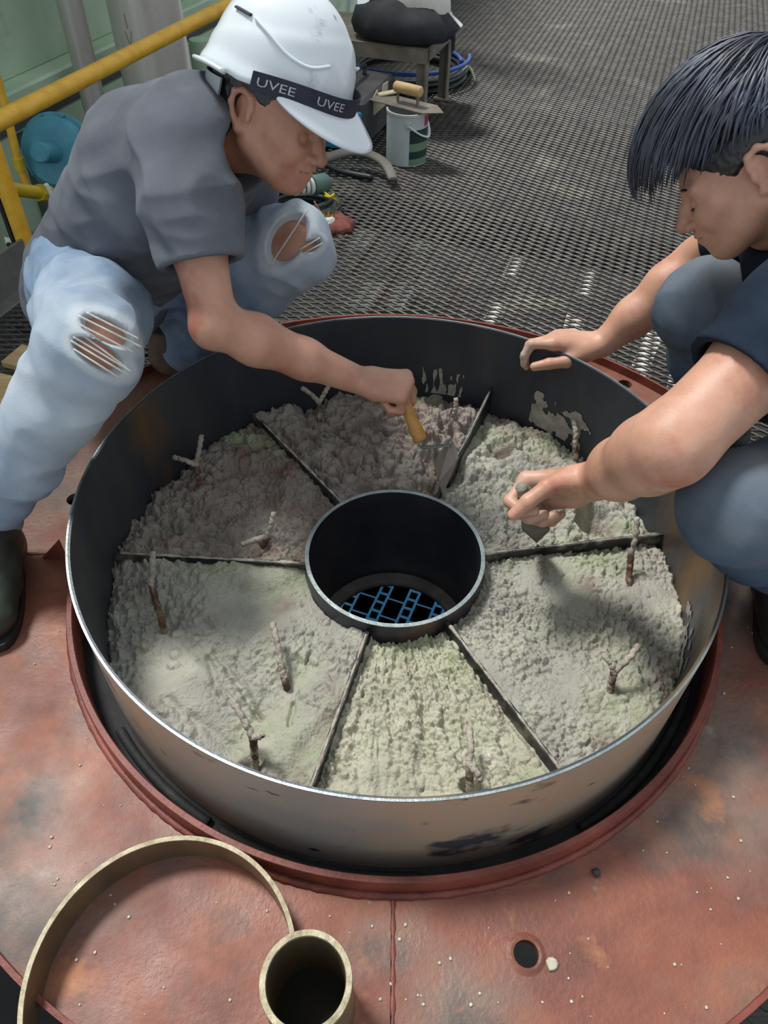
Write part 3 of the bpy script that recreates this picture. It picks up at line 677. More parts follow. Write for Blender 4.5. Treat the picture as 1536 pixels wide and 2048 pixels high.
# cable coils
m_cable = M('black_cable', [(.3,'1a1d20'), (.7,'33373a')], 14, 4, .4)
m_cableb = M('blue_hose', [(.3,'23479a'), (.7,'3a66b8')], 14, 4, .4); m_cableg = M('dark_green_cable', [(.3,'222a28'), (.7,'3a4541')], 14, 4, .45)
def coil(c, r, turns, h, cr, seed, ell=(1, 1)):
    rs_ = np.random.RandomState(seed); t = np.linspace(0, turns, turns*40 + 1); rr = r*(1 + .10*NZ.n(t*.9, seed*3.3) + .07*np.sin(t*2.4 + seed))
    z = cr + h*np.abs(NZ.n(t*.43 + 5, seed*7.7)) + h*.5*(t/turns); x = c[0] + rr*ell[0]*np.cos(2*np.pi*t) + .012*NZ.n(t*1.3, seed + .5); y = c[1] + rr*ell[1]*np.sin(2*np.pi*t)
    return np.stack([x, y, c[2] + z], 1)
cc1 = onfloor(812, 150); k1 = thing('cable_coil', 'wide black cable coil with blue hose on the grating under the bench', 'cable coil', cc1, 'cable coils on the walkway')
for sd_, r_, mt in ((1, .30, m_cable), (2, .25, m_cable), (3, .27, m_cableg)): part('cable_loop', tube(coil(cc1, r_, 5, .05, .008, sd_), .008, 8), mt, k1, True)
part('hose_loop', tube(coil(cc1, .28, 1, .06, .05, 6), .009, 8), m_cableb, k1, True, label='blue hose loop')
part('tie', tube(smoothpath([cc1 + E1*.26 + EZ*.0, cc1 + E1*.31 + EZ*.07, cc1 + E1*.35 + EZ*.01], 5), .006, 8), M('pale_tie', 'c7cba5', rough=.7), k1, True)
cc2 = onfloor(606, 424); k2 = thing('cable_coil', 'black cable coil with yellow tie on the grating beside the bent knee', 'cable coil', cc2, 'cable coils on the walkway')
for sd_, r_ in ((11, .115), (12, .10), (13, .125)): part('cable_loop', tube(coil(cc2, r_, 4, .045, .008, sd_, (1, .8)), .0085, 8), m_cableg, k2, True)
m_ytie = M('yellow_tie', 'd2b51e', rough=.6)
yt = PZ(655, 398, FZ + .05); part('yellow_tie', tube(smoothpath([PZ(648, 384, FZ + .07), PZ(658, 392, FZ + .075), PZ(672, 400, FZ + .06), PZ(676, 412, FZ + .02)], 5), .004, 8), m_ytie, k2, True); part('yellow_tie', tube(smoothpath([PZ(650, 392, FZ + .07), PZ(660, 394, FZ + .08), PZ(668, 388, FZ + .08)], 5), .004, 8), m_ytie, k2, True)
# ribbed connector lying on the coil
ca_, cb_ = PZ(585, 378, FZ + .10), PZ(655, 365, FZ + .085); dd = (cb_ - ca_)/np.linalg.norm(cb_ - ca_); Lc = np.linalg.norm(cb_ - ca_)
cn = thing('ribbed_connector', 'green and white ribbed plastic connector lying on the cable coil', 'connector', (ca_ + cb_)/2 - EZ*.04)
m_cgreen = M('grey_green_plastic', [(.3,'4a5f5c'), (.7,'63807a')], 10, 4, .45)
part('body', tube([ca_ + dd*Lc*.55, ca_ + dd*Lc*.6, ca_ + dd*Lc*.92, cb_], [.030, .033, .033, .026], 24), m_cgreen, cn, 40)
for i in range(4): part('rib', cyl(ca_ + dd*Lc*(.05 + .13*i), ca_ + dd*Lc*(.12 + .13*i), .024 + .002*i, n=20), m_wht, cn, 40)
part('core', cyl(ca_, ca_ + dd*Lc*.6, .019, n=16), m_cable, cn, 40)
# white plug with bare copper wires
pl = onfloor(656, 458); pg_ = thing('power_plug', 'white electrical plug with brass pins lying beside the bent knee', 'plug', pl)
part('body', box(pl + EZ*.018 , (.055, .045, .036), (RT*.9 + E2*.3, E2, EZ), .010), m_wht, pg_)
m_brs = M('brass_pin', 'b08d3a', rough=.35, metal=.9)
for i in range(3): part('pin', box(pl + RT*(-.02 + .016*i) + E2*.022 + EZ*.04, (.007, .004, .024), (RT, E2, EZ)), m_brs, pg_)
m_cop = M('copper_red_rag', [(.3,'6d3a2f'), (.7,'93574a')], 16, 5, .85, 0, .5, 120)
rc_ = onfloor(672, 452); V, Fc = lathe([(0, 0), (1, 0), (.9, .5), (.5, .85), (0, 1)], 24); V = V.copy(); V = np.stack([V[:,0]*.055, V[:,1]*.075, V[:,2]*.028], 1); V *= (1 + .4*NZ.fbm(V[:,0]*25, V[:,1]*25, V[:,2]*25, 3))[:, None]; V[:,2] = np.maximum(V[:,2], 0)
single('red_rag', (V + rc_, Fc), m_cop, 'crumpled rust-red rag on the grating behind the white plug', 'rag', True)
single('welding_rod', tube([PZ(628, 402, FZ + .09), PZ(650, 438, FZ + .035)], .0024, 8), M('copper_rod', 'a8695a', rough=.5, metal=.3), 'thin copper-coloured rod leaning on the black cable coil', 'rod', True)
# grey curved hose and its loops
gp = [onfloor(600, 352), onfloor(660, 340), onfloor(705, 335), onfloor(745, 343), onfloor(772, 356), onfloor(786, 376)]
P = smoothpath([q + EZ*(.03 + .03*math.sin(i/5*math.pi)) for i, q in enumerate(gp)], 8)
single('grey_hose', tube(P, np.linspace(.030, .018, len(P)), 14, flat=.55), M('grey_rubber', [(.3,'5e5852'), (.7,'7d766e')], 9, 5, .7), 'thick grey curved hose end lying on the grating under the helmet visor', 'hose', True)
P = smoothpath([onfloor(560, 372) + EZ*.03, onfloor(620, 352) + EZ*.06, onfloor(680, 350) + EZ*.015, onfloor(745, 362) + EZ*.012], 8)
single('black_cable', tube(P, .011, 10), m_cable, 'single black cable lying under the grey curved hose', 'cable', True)
# paint tin
pb = onfloor(812, 318); ptz = ztop(pb, 218) ; pr_ = 40*((pb - CAM) @ FW)/F_PX
can = thing('paint_tin', 'white and green striped paint tin with wire handle on the grating', 'paint tin', pb, None)
m_tin = M('white_tin_paint', [(.3,'b3bfbf'), (.7,'c8d3d1')], 8, 4, .4, 0, .05, layers=[('5c6664', 34, .70, .74, (1,1,.15))]); m_tdk = M('dark_green_print', '213d35', rough=.4); m_tlg = M('sage_green_print', '6f8d72', rough=.4); m_tred = M('red_label', 'c0365a', rough=.5)
hgt = ptz - FZ
part('tin_body', lathe([(0, .004), (pr_*.97, .004), (pr_, 0), (pr_, hgt), (pr_*.95, hgt), (pr_*.95, .008), (0, .008)], 64, pb), m_tin, can, 40)
part('rim', lathe([(pr_*.94, hgt - .006), (pr_*1.03, hgt - .006), (pr_*1.03, hgt + .003), (pr_*.94, hgt + .003)], 64, pb, close=True), m_ss, can, 40)
a0_ = math.atan2((CAM - pb)[1], (CAM - pb)[0])
def strip(zf0, zf1, da0, da1, mat, nm):
    part(nm, lathe([(pr_ + .0005, hgt*zf0), (pr_ + .001, hgt*zf0), (pr_ + .001, hgt*zf1), (pr_ + .0005, hgt*zf1)], 20, pb, (0,0,1), a0_ + math.radians(da0), a0_ + math.radians(da1), True), mat, can, 40)
strip(.02, .15, 8, 82, m_tlg, 'stripe'); strip(.15, .30, 8, 82, m_tdk, 'stripe'); strip(.30, .46, 8, 82, m_tlg, 'stripe'); strip(.46, .72, 8, 82, m_tdk, 'stripe'); strip(.76, .96, 55, 80, m_tred, 'stripe')
hpth = [pb + pr_*1.02*np.array([math.cos(a0_ + math.radians(d_)), math.sin(a0_ + math.radians(d_)), 0]) + EZ*hgt*z_ for d_, z_ in ((2, .83), (20, .72), (40, .62), (60, .55), (78, .52), (98, .62), (130, .75), (182, .83))]
part('handle', tube(smoothpath([q + (q - pb)*np.array([1,1,0])*.05 for q in hpth], 6), .006, 8, flat=.6), m_wht, can, True); part('handle_lug', cyl(hpth[0] - (hpth[0]-pb)*np.array([1,1,0])*.02, hpth[0] + (hpth[0]-pb)*np.array([1,1,0])*.09, .009, n=12), m_ss, can)
# plastering float across the tin
ftz = ptz + .004; f0 = PZ(815, 210, ftz + .003)
fa_ = PZ(865, 215, ftz) - PZ(772, 192, ftz); fa_ /= np.linalg.norm(fa_); fb_ = np.cross(EZ, fa_)
fl_ = thing('plaster_float', 'rectangular plastering float with wooden handle lying across the paint tin', 'float', f0)
m_float = M('float_steel', [(.3,'6b655c'), (.6,'888178'), (.8,'a0988a')], 18, 6, .5, .4, .2, layers=[('8c6b44', 12, .6, .7)])
part('plate', prism([(-.145, -.05), (.10, -.055), (.16, 0), (.10, .055), (-.145, .05)], f0 + EZ*.003, (fa_, fb_, EZ), .003), m_float, fl_)
hz = f0 + EZ*.055; part('handle', tube([hz - fa_*.060, hz - fa_*.055, hz, hz + fa_*.055, hz + fa_*.060], [.014, .019, .020, .019, .014], 16), m_wood0 if 'm_wood0' in globals() else M('pale_wood', [(.3,'b08f5c'), (.7,'cdb07e')], 10, 5, .6, stretch=(1,1,1)), fl_, True)
for sg_ in (-1, 1): part('handle_post', cyl(f0 + fa_*sg_*.045 + EZ*.004, f0 + fa_*sg_*.045 + EZ*.045, .006, n=10), m_float, fl_, 40)
ws0, ws1 = PZ(757, 192, ptz + .01), PZ(806, 182, ptz + .02)
wd_ = (ws1 - ws0)/np.linalg.norm(ws1 - ws0); single('wood_slip', box((ws0 + ws1)/2 + EZ*.004, (np.linalg.norm(ws1 - ws0), .03, .008), (wd_, np.cross(EZ, wd_), np.cross(wd_, np.cross(EZ, wd_))), .002), M('bare_wood_slip', [(.3,'b7a684'), (.7,'d2c4a3')], 10, 4, .7), 'thin pale wood slip sticking out beyond the plastering float', 'wood slip')
# blue welding set behind the helmet
wb = onfloor(738, 312); wz = ztop(wb, 200) - .0
ws = thing('welding_set', 'blue and dark grey welding machine partly hidden behind the white helmet', 'welding machine', wb - E1*.10)
m_wblue = M('bright_blue_paint', [(.3,'1779a3'), (.7,'2a92bb')], 6, 3, .4); m_wgrey = M('dark_grey_casing', [(.3,'3c3b3c'), (.7,'545254')], 8, 4, .55); m_cream = M('cream_label', [(.3,'b3a985'), (.7,'cdc4a2')], 14, 4, .7)
hw = wz - FZ - .03; wc = wb - E1*.12 + E2*.16 + EZ*(hw/2 + .03)
part('casing', box(wc, (.22, .38, hw), (E1, E2, EZ), .012), m_wgrey, ws)
part('front_panel', box(wc - E2*.194 - EZ*.02, (.205, .012, hw*.82), (E1, E2, EZ), .004), m_wblue, ws, label='bright blue front panel')
part('label_plate', prism([(-.09, .035), (-.04, .05), (-.03, .03), (.02, .03), (.03, .05), (.09, .045), (.085, -.035), (-.085, -.03)], wc + E1*.1115 + EZ*hw*.22, (E2, EZ, E1), .003), m_cream, ws, label='torn cream label')
part('handle', tube(smoothpath([wc - E2*.12 + EZ*hw*.5, wc - E2*.11 + EZ*(hw*.5 + .035), wc + E2*.11 + EZ*(hw*.5 + .035), wc + E2*.12 + EZ*hw*.5], 6), .009, 10), m_cable, ws, True)
for a_, b_ in ((-1,-1), (-1,1), (1,-1), (1,1)): part('foot', cyl(wc + E1*a_*.085 + E2*b_*.15 - EZ*(hw/2 + .03), wc + E1*a_*.085 + E2*b_*.15 - EZ*(hw/2 - .005), .016, n=16), m_cable, ws)
# wooden planks of a pallet by the man's leg
m_plank = M('pallet_wood', [(.3,'9c8259'), (.55,'b79b6f'), (.8,'ceb68c')], 7, 7, .8, 0, .3, 60, stretch=(1,5,1))
pal = thing('wooden_pallet', 'low pale wooden pallet on the grating behind the ripped-jeans shin', 'pallet', PZ(60, 740, FZ))
PZt = -.012
for (px, py), ln, wd2 in (((22, 705), .34, .085), ((-30, 768), .30, .105), ((-60, 870), .28, .09)):
    a_ = PZ(px, py, PZt); part('plank', box(a_ + E1*ln/2 - EZ*.009, (ln, wd2, .018), (E1, E2, EZ), .002), m_plank, pal)
for k in (.04, .24): a_ = PZ(-10, 790, PZt); part('bearer', box(a_ + E1*k + E2*.02 - EZ*(.018 + .015), (.05, .34, .030), (E1, E2, EZ), .002), m_plank, pal)

# ------------------------------------------------------------------ below the grating
for i, (pa, pb2, wdt) in enumerate([((1042, 505), (1018, 560), .05), ((1000, 615), (975, 650), .04), ((1188, 525), (1165, 600), .045), ((1310, 670), (1270, 760), .05), ((1368, 690), (1352, 780), .05), ((1150, 640), (1140, 680), .06)]):
    a_, b_ = PZ(*pa, -.22), PZ(*pb2, -.22); d_ = (b_ - a_); L_ = np.linalg.norm(d_)  # pale battens added to stand in for bright lit strips
    single('floor_batten', box((a_ + b_)/2, (L_, wdt, .03), (d_, np.cross(EZ, d_), EZ)), m_pale, ['pale batten below the grating, farthest from the drum', 'short pale batten below the grating, nearest the drum top', 'pale batten below the grating, left of the far forearm', 'pale batten below the grating between far forearm and knee', 'pale batten below the grating hard against the far knee', 'wide pale batten below the grating by the hand on the rim'][i], 'batten', group='battens under the grating')
for i, (px, py, sx, sy) in enumerate(((725, 475, .09, .13), (850, 485, .08, .13), (735, 592, .07, .12), (800, 592, .055, .11))):  # white sheets added to stand in for sunlit patches of lower floor
    c = PZ(px, py, -1.3); single('stacked_panel', box(c, (sx*1.8, sy*2.4, .05), (E1, E2, EZ), .004), m_pale, ['large white sheet below the grating beside the white plug', 'narrow white sheet below the grating, right of the large one', 'white sheet below the grating just above the drum rim', 'small white sheet below the grating above the drum rim'][i], 'sheet', group='white sheets below the grating')
for i, (px, py) in enumerate(((690, 480), (760, 480), (830, 475), (872, 485), (770, 590), (905, 590))):
    c = PZ(px, py, -.6); single('under_pipe', cyl(c - E2*.35, c + E2*.35, .018, n=12), m_rustpipe, ['rusty pipe under the grating nearest the bent knee', 'rusty pipe under the grating, second from the bent knee', 'rusty pipe under the grating, third from the bent knee', 'rusty pipe under the grating, fourth from the bent knee', 'rusty pipe under the grating close above the drum rim', 'rusty pipe under the grating, rightmost one above the drum rim'][i], 'pipe', 40, group='rusty pipes under the grating')

# ================================================================== implicit-surface modelling for the two people
def nrm(v): v = np.asarray(v, float); return v / np.linalg.norm(v)
class SDF:
    """smooth-union distance field on a regular grid, meshed with surface nets"""
    def __init__(s, lo, hi, h):
        s.h = h; s.lo = np.asarray(lo, float) - 3*h; n = np.ceil((np.asarray(hi, float) + 3*h - s.lo)/h).astype(int) + 1
        s.ax = [s.lo[i] + h*np.arange(n[i]) for i in range(3)]; s.d = np.full(n, 1.0, np.float32)
    def reg(s, lo, hi):
        sl = []
        for i in range(3):
            a = max(0, int((lo[i] - s.lo[i])/s.h) - 1); b = min(s.d.shape[i], int((hi[i] - s.lo[i])/s.h) + 3); sl.append(slice(a, max(a, b)))
        return tuple(sl), s.ax[0][sl[0]][:, None, None], s.ax[1][sl[1]][None, :, None], s.ax[2][sl[2]][None, None, :]
    def put(s, lo, hi, fn, k, sub=False):
        sl, X, Y, Z = s.reg(lo, hi)
        if min(q.stop - q.start for q in sl) <= 0: return
        n = fn(X, Y, Z).astype(np.float32); d = s.d[sl]
        if sub:
            n = -n; h = np.maximum(k - np.abs(d - n), 0)/max(k, 1e-6); s.d[sl] = np.maximum(d, n) + h*h*k/4
        else:
            h = np.maximum(k - np.abs(d - n), 0)/max(k, 1e-6); s.d[sl] = np.minimum(d, n) - h*h*k/4
    def cone(s, a, b, ra, rb, k=.02, sq=None, sub=False):
        a, b = np.asarray(a, float), np.asarray(b, float); ab = b - a; L2 = max(ab @ ab, 1e-12); R = max(ra, rb) + k + 2*s.h + .004
        def fn(X, Y, Z):
            px, py, pz = X - a[0], Y - a[1], Z - a[2]; t = np.clip((px*ab[0] + py*ab[1] + pz*ab[2])/L2, 0, 1)
            qx, qy, qz = px - t*ab[0], py - t*ab[1], pz - t*ab[2]; r = ra + (rb - ra)*t
            if sq is None: return np.sqrt(qx*qx + qy*qy + qz*qz) - r
            n, f_ = sq; c = qx*n[0] + qy*n[1] + qz*n[2]
            return (np.sqrt(np.maximum(qx*qx + qy*qy + qz*qz + c*c*(1/f_**2 - 1), 0)) - r)*min(1, f_)
        s.put(np.minimum(a, b) - R, np.maximum(a, b) + R, fn, k, sub)
    def ell(s, c, r, A=None, k=.02, sub=False):
        c = np.asarray(c, float); r = np.asarray(r, float); A = np.eye(3) if A is None else np.asarray(A); R = r.max() + k + 2*s.h + .004
        def fn(X, Y, Z):
            p = (X - c[0], Y - c[1], Z - c[2]); q = [p[0]*A[i][0] + p[1]*A[i][1] + p[2]*A[i][2] for i in range(3)]
            k0 = np.sqrt(sum((q[i]/r[i])**2 for i in range(3))); k1 = np.sqrt(sum((q[i]/r[i]**2)**2 for i in range(3))) + 1e-9
            return k0*(k0 - 1)/k1
        s.put(c - R, c + R, fn, k, sub)
    def chain(s, pts, rad, k=.02, sq=None, sub=False):
        for i in range(len(pts) - 1): s.cone(pts[i], pts[i+1], rad[i], rad[i+1], k, sq, sub)
    def cut(s, c, n, k=.004):
        c = np.asarray(c, float); n = np.asarray(n, float)
        pl = ((s.ax[0] - c[0])[:, None, None]*n[0] + (s.ax[1] - c[1])[None, :, None]*n[1] + (s.ax[2] - c[2])[None, None, :]*n[2]).astype(np.float32)
        h = np.maximum(k - np.abs(s.d - pl), 0)/k; s.d = np.maximum(s.d, pl) + h*h*k/4
    def disp(s, fn, band=.03):
        i = np.nonzero(np.abs(s.d) < band); P = [s.ax[q][i[q]] for q in range(3)]; s.d[i] += fn(*P).astype(np.float32)
    def mesh(s):
        d = s.d; sg = d < 0
        c8 = sum(sg[a:sg.shape[0]-1+a, b:sg.shape[1]-1+b, c:sg.shape[2]-1+c].astype(np.int8) for a in (0,1) for b in (0,1) for c in (0,1))
        ac = np.nonzero((c8 > 0) & (c8 < 8)); n = len(ac[0]); idx = np.full(c8.shape, -1, np.int32); idx[ac] = np.arange(n)
        off = [(a, b, c) for a in (0,1) for b in (0,1) for c in (0,1)]; val = np.stack([d[ac[0]+a, ac[1]+b, ac[2]+c] for a, b, c in off], 1).astype(float)
        acc = np.zeros((n, 3)); cnt = np.zeros(n)
        for i in range(8):
            for j in range(i+1, 8):
                oi, oj = np.array(off[i]), np.array(off[j])
                if np.abs(oi - oj).sum() != 1: continue
                m = (val[:, i] < 0) != (val[:, j] < 0); t = val[m, i]/(val[m, i] - val[m, j])
                acc[m] += oi + t[:, None]*(oj - oi); cnt[m] += 1
        V = s.lo + s.h*(np.stack(ac, 1) + acc/cnt[:, None]); Fs = []
        for ax in range(3):
            a = [slice(None)]*3; b = [slice(None)]*3; a[ax] = slice(0, -1); b[ax] = slice(1, None)
            e = np.nonzero(sg[tuple(a)] != sg[tuple(b)]); E_ = np.stack(e, 1); u, v = (ax+1) % 3, (ax+2) % 3
            ok = (E_[:, u] > 0) & (E_[:, v] > 0) & (E_[:, u] < idx.shape[u]) & (E_[:, v] < idx.shape[v]); E_ = E_[ok]
            def cell(du, dv):
                q = E_.copy(); q[:, u] -= du; q[:, v] -= dv; return idx[q[:,0], q[:,1], q[:,2]]
            Q = np.stack([cell(1,1), cell(0,1), cell(0,0), cell(1,0)], 1)
            fl = ~sg[E_[:,0], E_[:,1], E_[:,2]]; Q[fl] = Q[fl][:, ::-1]; Fs.append(Q)
        return V, np.concatenate(Fs)
def npmesh(ms):
    V, Fc, k = [], [], 0
    for v, f_ in ms: V.append(v); Fc.append(np.asarray(f_) + k); k += len(v)
    return np.concatenate(V), np.concatenate(Fc)
def npart(name, m, mat, parent, wear=None, label=None):
    o = part(name, m, mat, parent, True, label)
    if wear is not None:
        at = o.data.attributes.new('wear', 'FLOAT', 'POINT'); at.data.foreach_set('value', np.clip(wear(np.asarray(m[0])), 0, 1).astype(np.float32))
    return o
def wearmat(m, hx, rough=None):
    nt = m.node_tree; b = nt.nodes['Principled BSDF']; l = b.inputs['Base Color'].links[0]; src = l.from_socket
    a = nt.nodes.new('ShaderNodeAttribute'); a.attribute_name = 'wear'; mx = nt.nodes.new('ShaderNodeMix'); mx.data_type = 'RGBA'
    nt.links.new(a.outputs['Fac'], mx.inputs[0]); nt.links.new(src, mx.inputs[6]); mx.inputs[7].default_value = lin(hx); nt.links.new(mx.outputs[2], b.inputs['Base Color']); return m

# ---- hand: W wrist, F to the knuckles, B back normal, T thumb side; fl = flexions per finger (index..little)
def hand(s, W, F, B, T, fl, thumb, sc=1.0, spread=(5, 1, -3, -7)):
    F, B, T = nrm(F), nrm(B), nrm(T); tips = []
    lat = [.029, .0095, -.0105, -.029]; mc = [.088, .090, .084, .077]; drop = [0, .002, 0, -.004]
    PH = [(.041,.025,.020), (.045,.029,.021), (.042,.027,.021), (.033,.020,.018)]; RD = [.0098, .0100, .0094, .0083]
    k = .012*sc
    mcp = [W + sc*(F*mc[i] + T*lat[i] + B*drop[i]) for i in range(4)]
    for i in range(4):
        s.cone(W + sc*(T*lat[i]*.55 + F*.012), mcp[i], .0150*sc, .0125*sc, .016*sc)
    s.cone(W + sc*(F*.03 + T*.018 - B*.010), W + sc*(F*.055 + T*.012 - B*.008), .017*sc, .014*sc, .015*sc)     # thenar side
    s.cone(W + sc*(F*.03 - T*.022 - B*.008), W + sc*(F*.06 - T*.022 - B*.006), .015*sc, .013*sc, .015*sc)      # little-finger side
    for i in range(4):
        p = mcp[i]; a = 0; sp = math.radians(spread[i]); Fi = nrm(F*math.cos(sp) + T*math.sin(sp)); r = RD[i]*sc
        for j in range(3):
            a += math.radians(fl[i][j]); q = p + sc*PH[i][j]*(Fi*math.cos(a) - B*math.sin(a)); r2 = r*(.93 if j < 2 else .80)
            s.cone(p, q, r*1.04, r2, (.008 if j == 0 else .003)*sc); p, r = q, r2
        tips.append(p)
    p = W + sc*(F*.022 + T*.024 - B*.006); r = .0150*sc
    for j, (dv, L) in enumerate(zip(thumb, (.044, .033, .028))):
        dv = nrm(dv[0]*F + dv[1]*T + dv[2]*B); q = p + sc*L*dv; r2 = (.0118, .0108, .0088)[j]*sc
        s.cone(p, q, r, r2, (.016 if j == 0 else .004)*sc); p, r = q, r2
    tips.append(p); return mcp, tips

# ---- head in its own frame: O between the ears, f forward, l left, u up
def head_sdf(O, f, l, u, neck, h=.0022, hs=1.0):
    P = lambda x, y, z: O + hs*(x*f + y*l + (z if z > -.03 else -.03 + (z + .03)*.84)*u)
    A = np.stack([f, l, u])
    lo = np.minimum(O - .16, neck - .08); hi = np.maximum(O + .17, neck + .08); s = SDF(lo, hi, h)
    s.ell(P(-.012, 0, .045), (.098, .075, .085), A, .02)
    s.ell(P(.040, 0, -.012), (.056, .060, .080), A, .03)
    for y in (-1, 1):
        s.cone(P(.005, y*.056, -.040), P(.062, y*.020, -.088), .021, .018, .03)
        s.cone(P(.070, y*.036, -.020), P(.055, y*.046, -.010), .022, .020, .02)
        s.cone(P(.083, y*.010, .020), P(.074, y*.046, .020), .011, .010, .012)
    s.ell(P(.073, 0, -.092), (.020, .022, .018), A, .02)
    s.ell(P(.082, 0, -.056), (.020, .026, .022), A, .015)
    for y in (-1, 1): s.ell(P(.098, y*.031, .003), (.016, .016, .011), A, .010, True)
    for y in (-1, 1): s.ell(P(.078, y*.031, .001), (.0125, .0135, .0115), A, .003)
    s.chain([P(.088, 0, .012), P(.100, 0, -.006), P(.113, 0, -.026)], [.0085, .0088, .0112], .008)
    for y in (-1, 1): s.ell(P(.104, y*.0125, -.030), (.010, .0075, .0075), A, .006)
    for y in (-1, 1): s.ell(P(.108, y*.0065, -.0385), (.004, .003, .003), A, .002, True)
    s.chain([P(.089, -.023, -.0555), P(.0985, -.006, -.0515), P(.0985, .006, -.0515), P(.089, .023, -.0555)], [.003, .0062, .0062, .003], .005)
    s.chain([P(.088, -.021, -.0595), P(.0955, 0, -.0635), P(.088, .021, -.0595)], [.003, .0070, .003], .005)
    s.chain([P(.093, -.024, -.0575), P(.106, 0, -.0572), P(.093, .024, -.0575)], [.0012, .0014, .0012], .003, None, True)
    for y in (-1, 1):   # ears
        n = nrm(l*y*.85 + f*(-.5)); e = lambda a, b, c: P(-.008 + a, y*(.073 + c), .002 + b)
        s.cone(e(0, .010, 0), e(.0, -.010, 0), .017, .013, .008, (n, .35))
        rim = [e(.014, .010, .004), e(.010, .026, .008), e(-.004, .033, .011), e(-.018, .026, .014), e(-.021, .008, .013), e(-.014, -.012, .009), e(-.003, -.027, .005), e(.007, -.026, .002)]
        s.chain(rim, [.004, .0042, .0043, .0043, .0043, .0045, .0068, .006], .005)
        s.ell(e(-.001, -.002, .0165), (.010, .010, .015), np.stack([f, l, u]), .004, True)
        s.ell(e(.012, -.003, .006), (.004, .004, .007), A, .004)
    s.cone(P(-.028, 0, -.035), neck, .054, .060, .025)
    s.cone(P(.0, 0, -.06), neck + .02*f, .043, .05, .025)
    return s, P, A

SKIN1 = M('skin_tan', [(.3,'ab7b64'), (.55,'c08f77'), (.8,'cc9d87')], 14, 5, .48, 0, .12, 220, layers=[('a5604f', 9, .56, .74)], sss=.08)
SKIN2 = wearmat(M('skin_tan_dusty', [(.3,'b4866c'), (.55,'c99880'), (.8,'d4a890')], 14, 5, .48, 0, .12, 220, layers=[('ad6a56', 9, .56, .74)], sss=.08), 'bdb8a8')
HAIRM = M('black_hair', [(.3,'0f1014'), (.7,'23252d')], 60, 4, .36, 0, 0, 90, spec=.7)
m_dkshoe = M('black_boot', [(.3,'1a1c1c'), (.7,'2e3130')], 20, 5, .45, 0, .2)
m_greenboot = M('green_rubber_boot', [(.3,'262b26'), (.6,'383e34'), (.8,'4d5040')], 14, 5, .5, 0, .2)
m_brownboot = M('brown_work_boot', [(.3,'4c4038'), (.7,'6d5f54')], 16, 5, .7, 0, .3)
def denim(name, a, b, c, wear):
    m = M(name, [(.28, a), (.5, b), (.75, c)], 9, 7, .85, 0, .55, 900, spec=.2); return wearmat(m, wear)
DEN1 = denim('light_ripped_denim', '627a97', '8299b3', '9fb2c4', 'cdd6dc')
DEN2 = denim('blue_denim', '36475c', '4a5f76', '5d7184', '85898a')
SHIRT1 = M('grey_tshirt', [(.3,'5c5f66'), (.5,'696d75'), (.7,'767a81')], 6, 5, .9, 0, .4, 1200, spec=.15)
SHIRT2 = M('navy_tshirt', [(.3,'161d28'), (.5,'1f2937'), (.7,'283342')], 6, 5, .9, 0, .4, 1200, spec=.15)

def folds(P0, d, amp, fr, seed):
    """cloth folds running roughly across direction d"""
    d = nrm(d); u, v, _ = frame(d)
    def fn(x, y, z):
        a = (x - P0[0])*d[0] + (y - P0[1])*d[1] + (z - P0[2])*d[2]; b = (x - P0[0])*u[0] + (y - P0[1])*u[1] + (z - P0[2])*u[2]; c = (x - P0[0])*v[0] + (y - P0[1])*v[1] + (z - P0[2])*v[2]
        n = NZ.n(a*fr + .6*NZ.n(b*6, c*6, seed), b*fr*.28, c*fr*.28 + seed)
        return -amp*(1 - 2.2*np.abs(n))*.6 + amp*.5*NZ.n(a*fr*.45, b*5, c*5 + seed)
    return fn

# ================================================================== man with the white helmet
w1 = thing('person', 'squatting man in white helmet, grey T-shirt and ripped jeans using a pointing trowel', 'person', (-.60, .42, 0), 'people working at the drum')
J = dict(hipR=PD(185,575,1.5), kneeR=PD(186,690,1.16), ankR=PD(-45,1050,1.34), hipL=PD(245,540,1.68), kneeL=PD(590,495,1.52), ankL=PD(352,705,1.80),
         shR=PD(356,312,1.17), elR=PD(430,648,1.22), wrR=PD(708,757,1.37), ear=PD(489,231,1.16))
v = nrm(pdir(520, 200)); rg_ = nrm(RT - v*(RT @ v)); up_ = np.cross(rg_, v)
a = math.radians(27); yw = math.radians(29); f1 = math.cos(yw)*(math.cos(a)*rg_ - math.sin(a)*up_) - math.sin(yw)*v
l1_ = v - np.array([0, 0, v[2]])*.75; l1_ = nrm(l1_ - f1*(l1_ @ f1)); u1 = np.cross(f1, l1_)
O1 = J['ear'] + l1_*.080
neck1 = PD(440, 265, 1.29); 
shL1 = PD(470, 265, 1.42); shax = nrm(shL1 - J['shR']); J['shL'] = shL1; J['elL'] = PD(500, 480, 1.60); J['wrL'] = PD(380, 500, 1.72)
hs, P1, A1 = head_sdf(O1, f1, l1_, u1, neck1, hs=.95)
bm = [hs.mesh()]
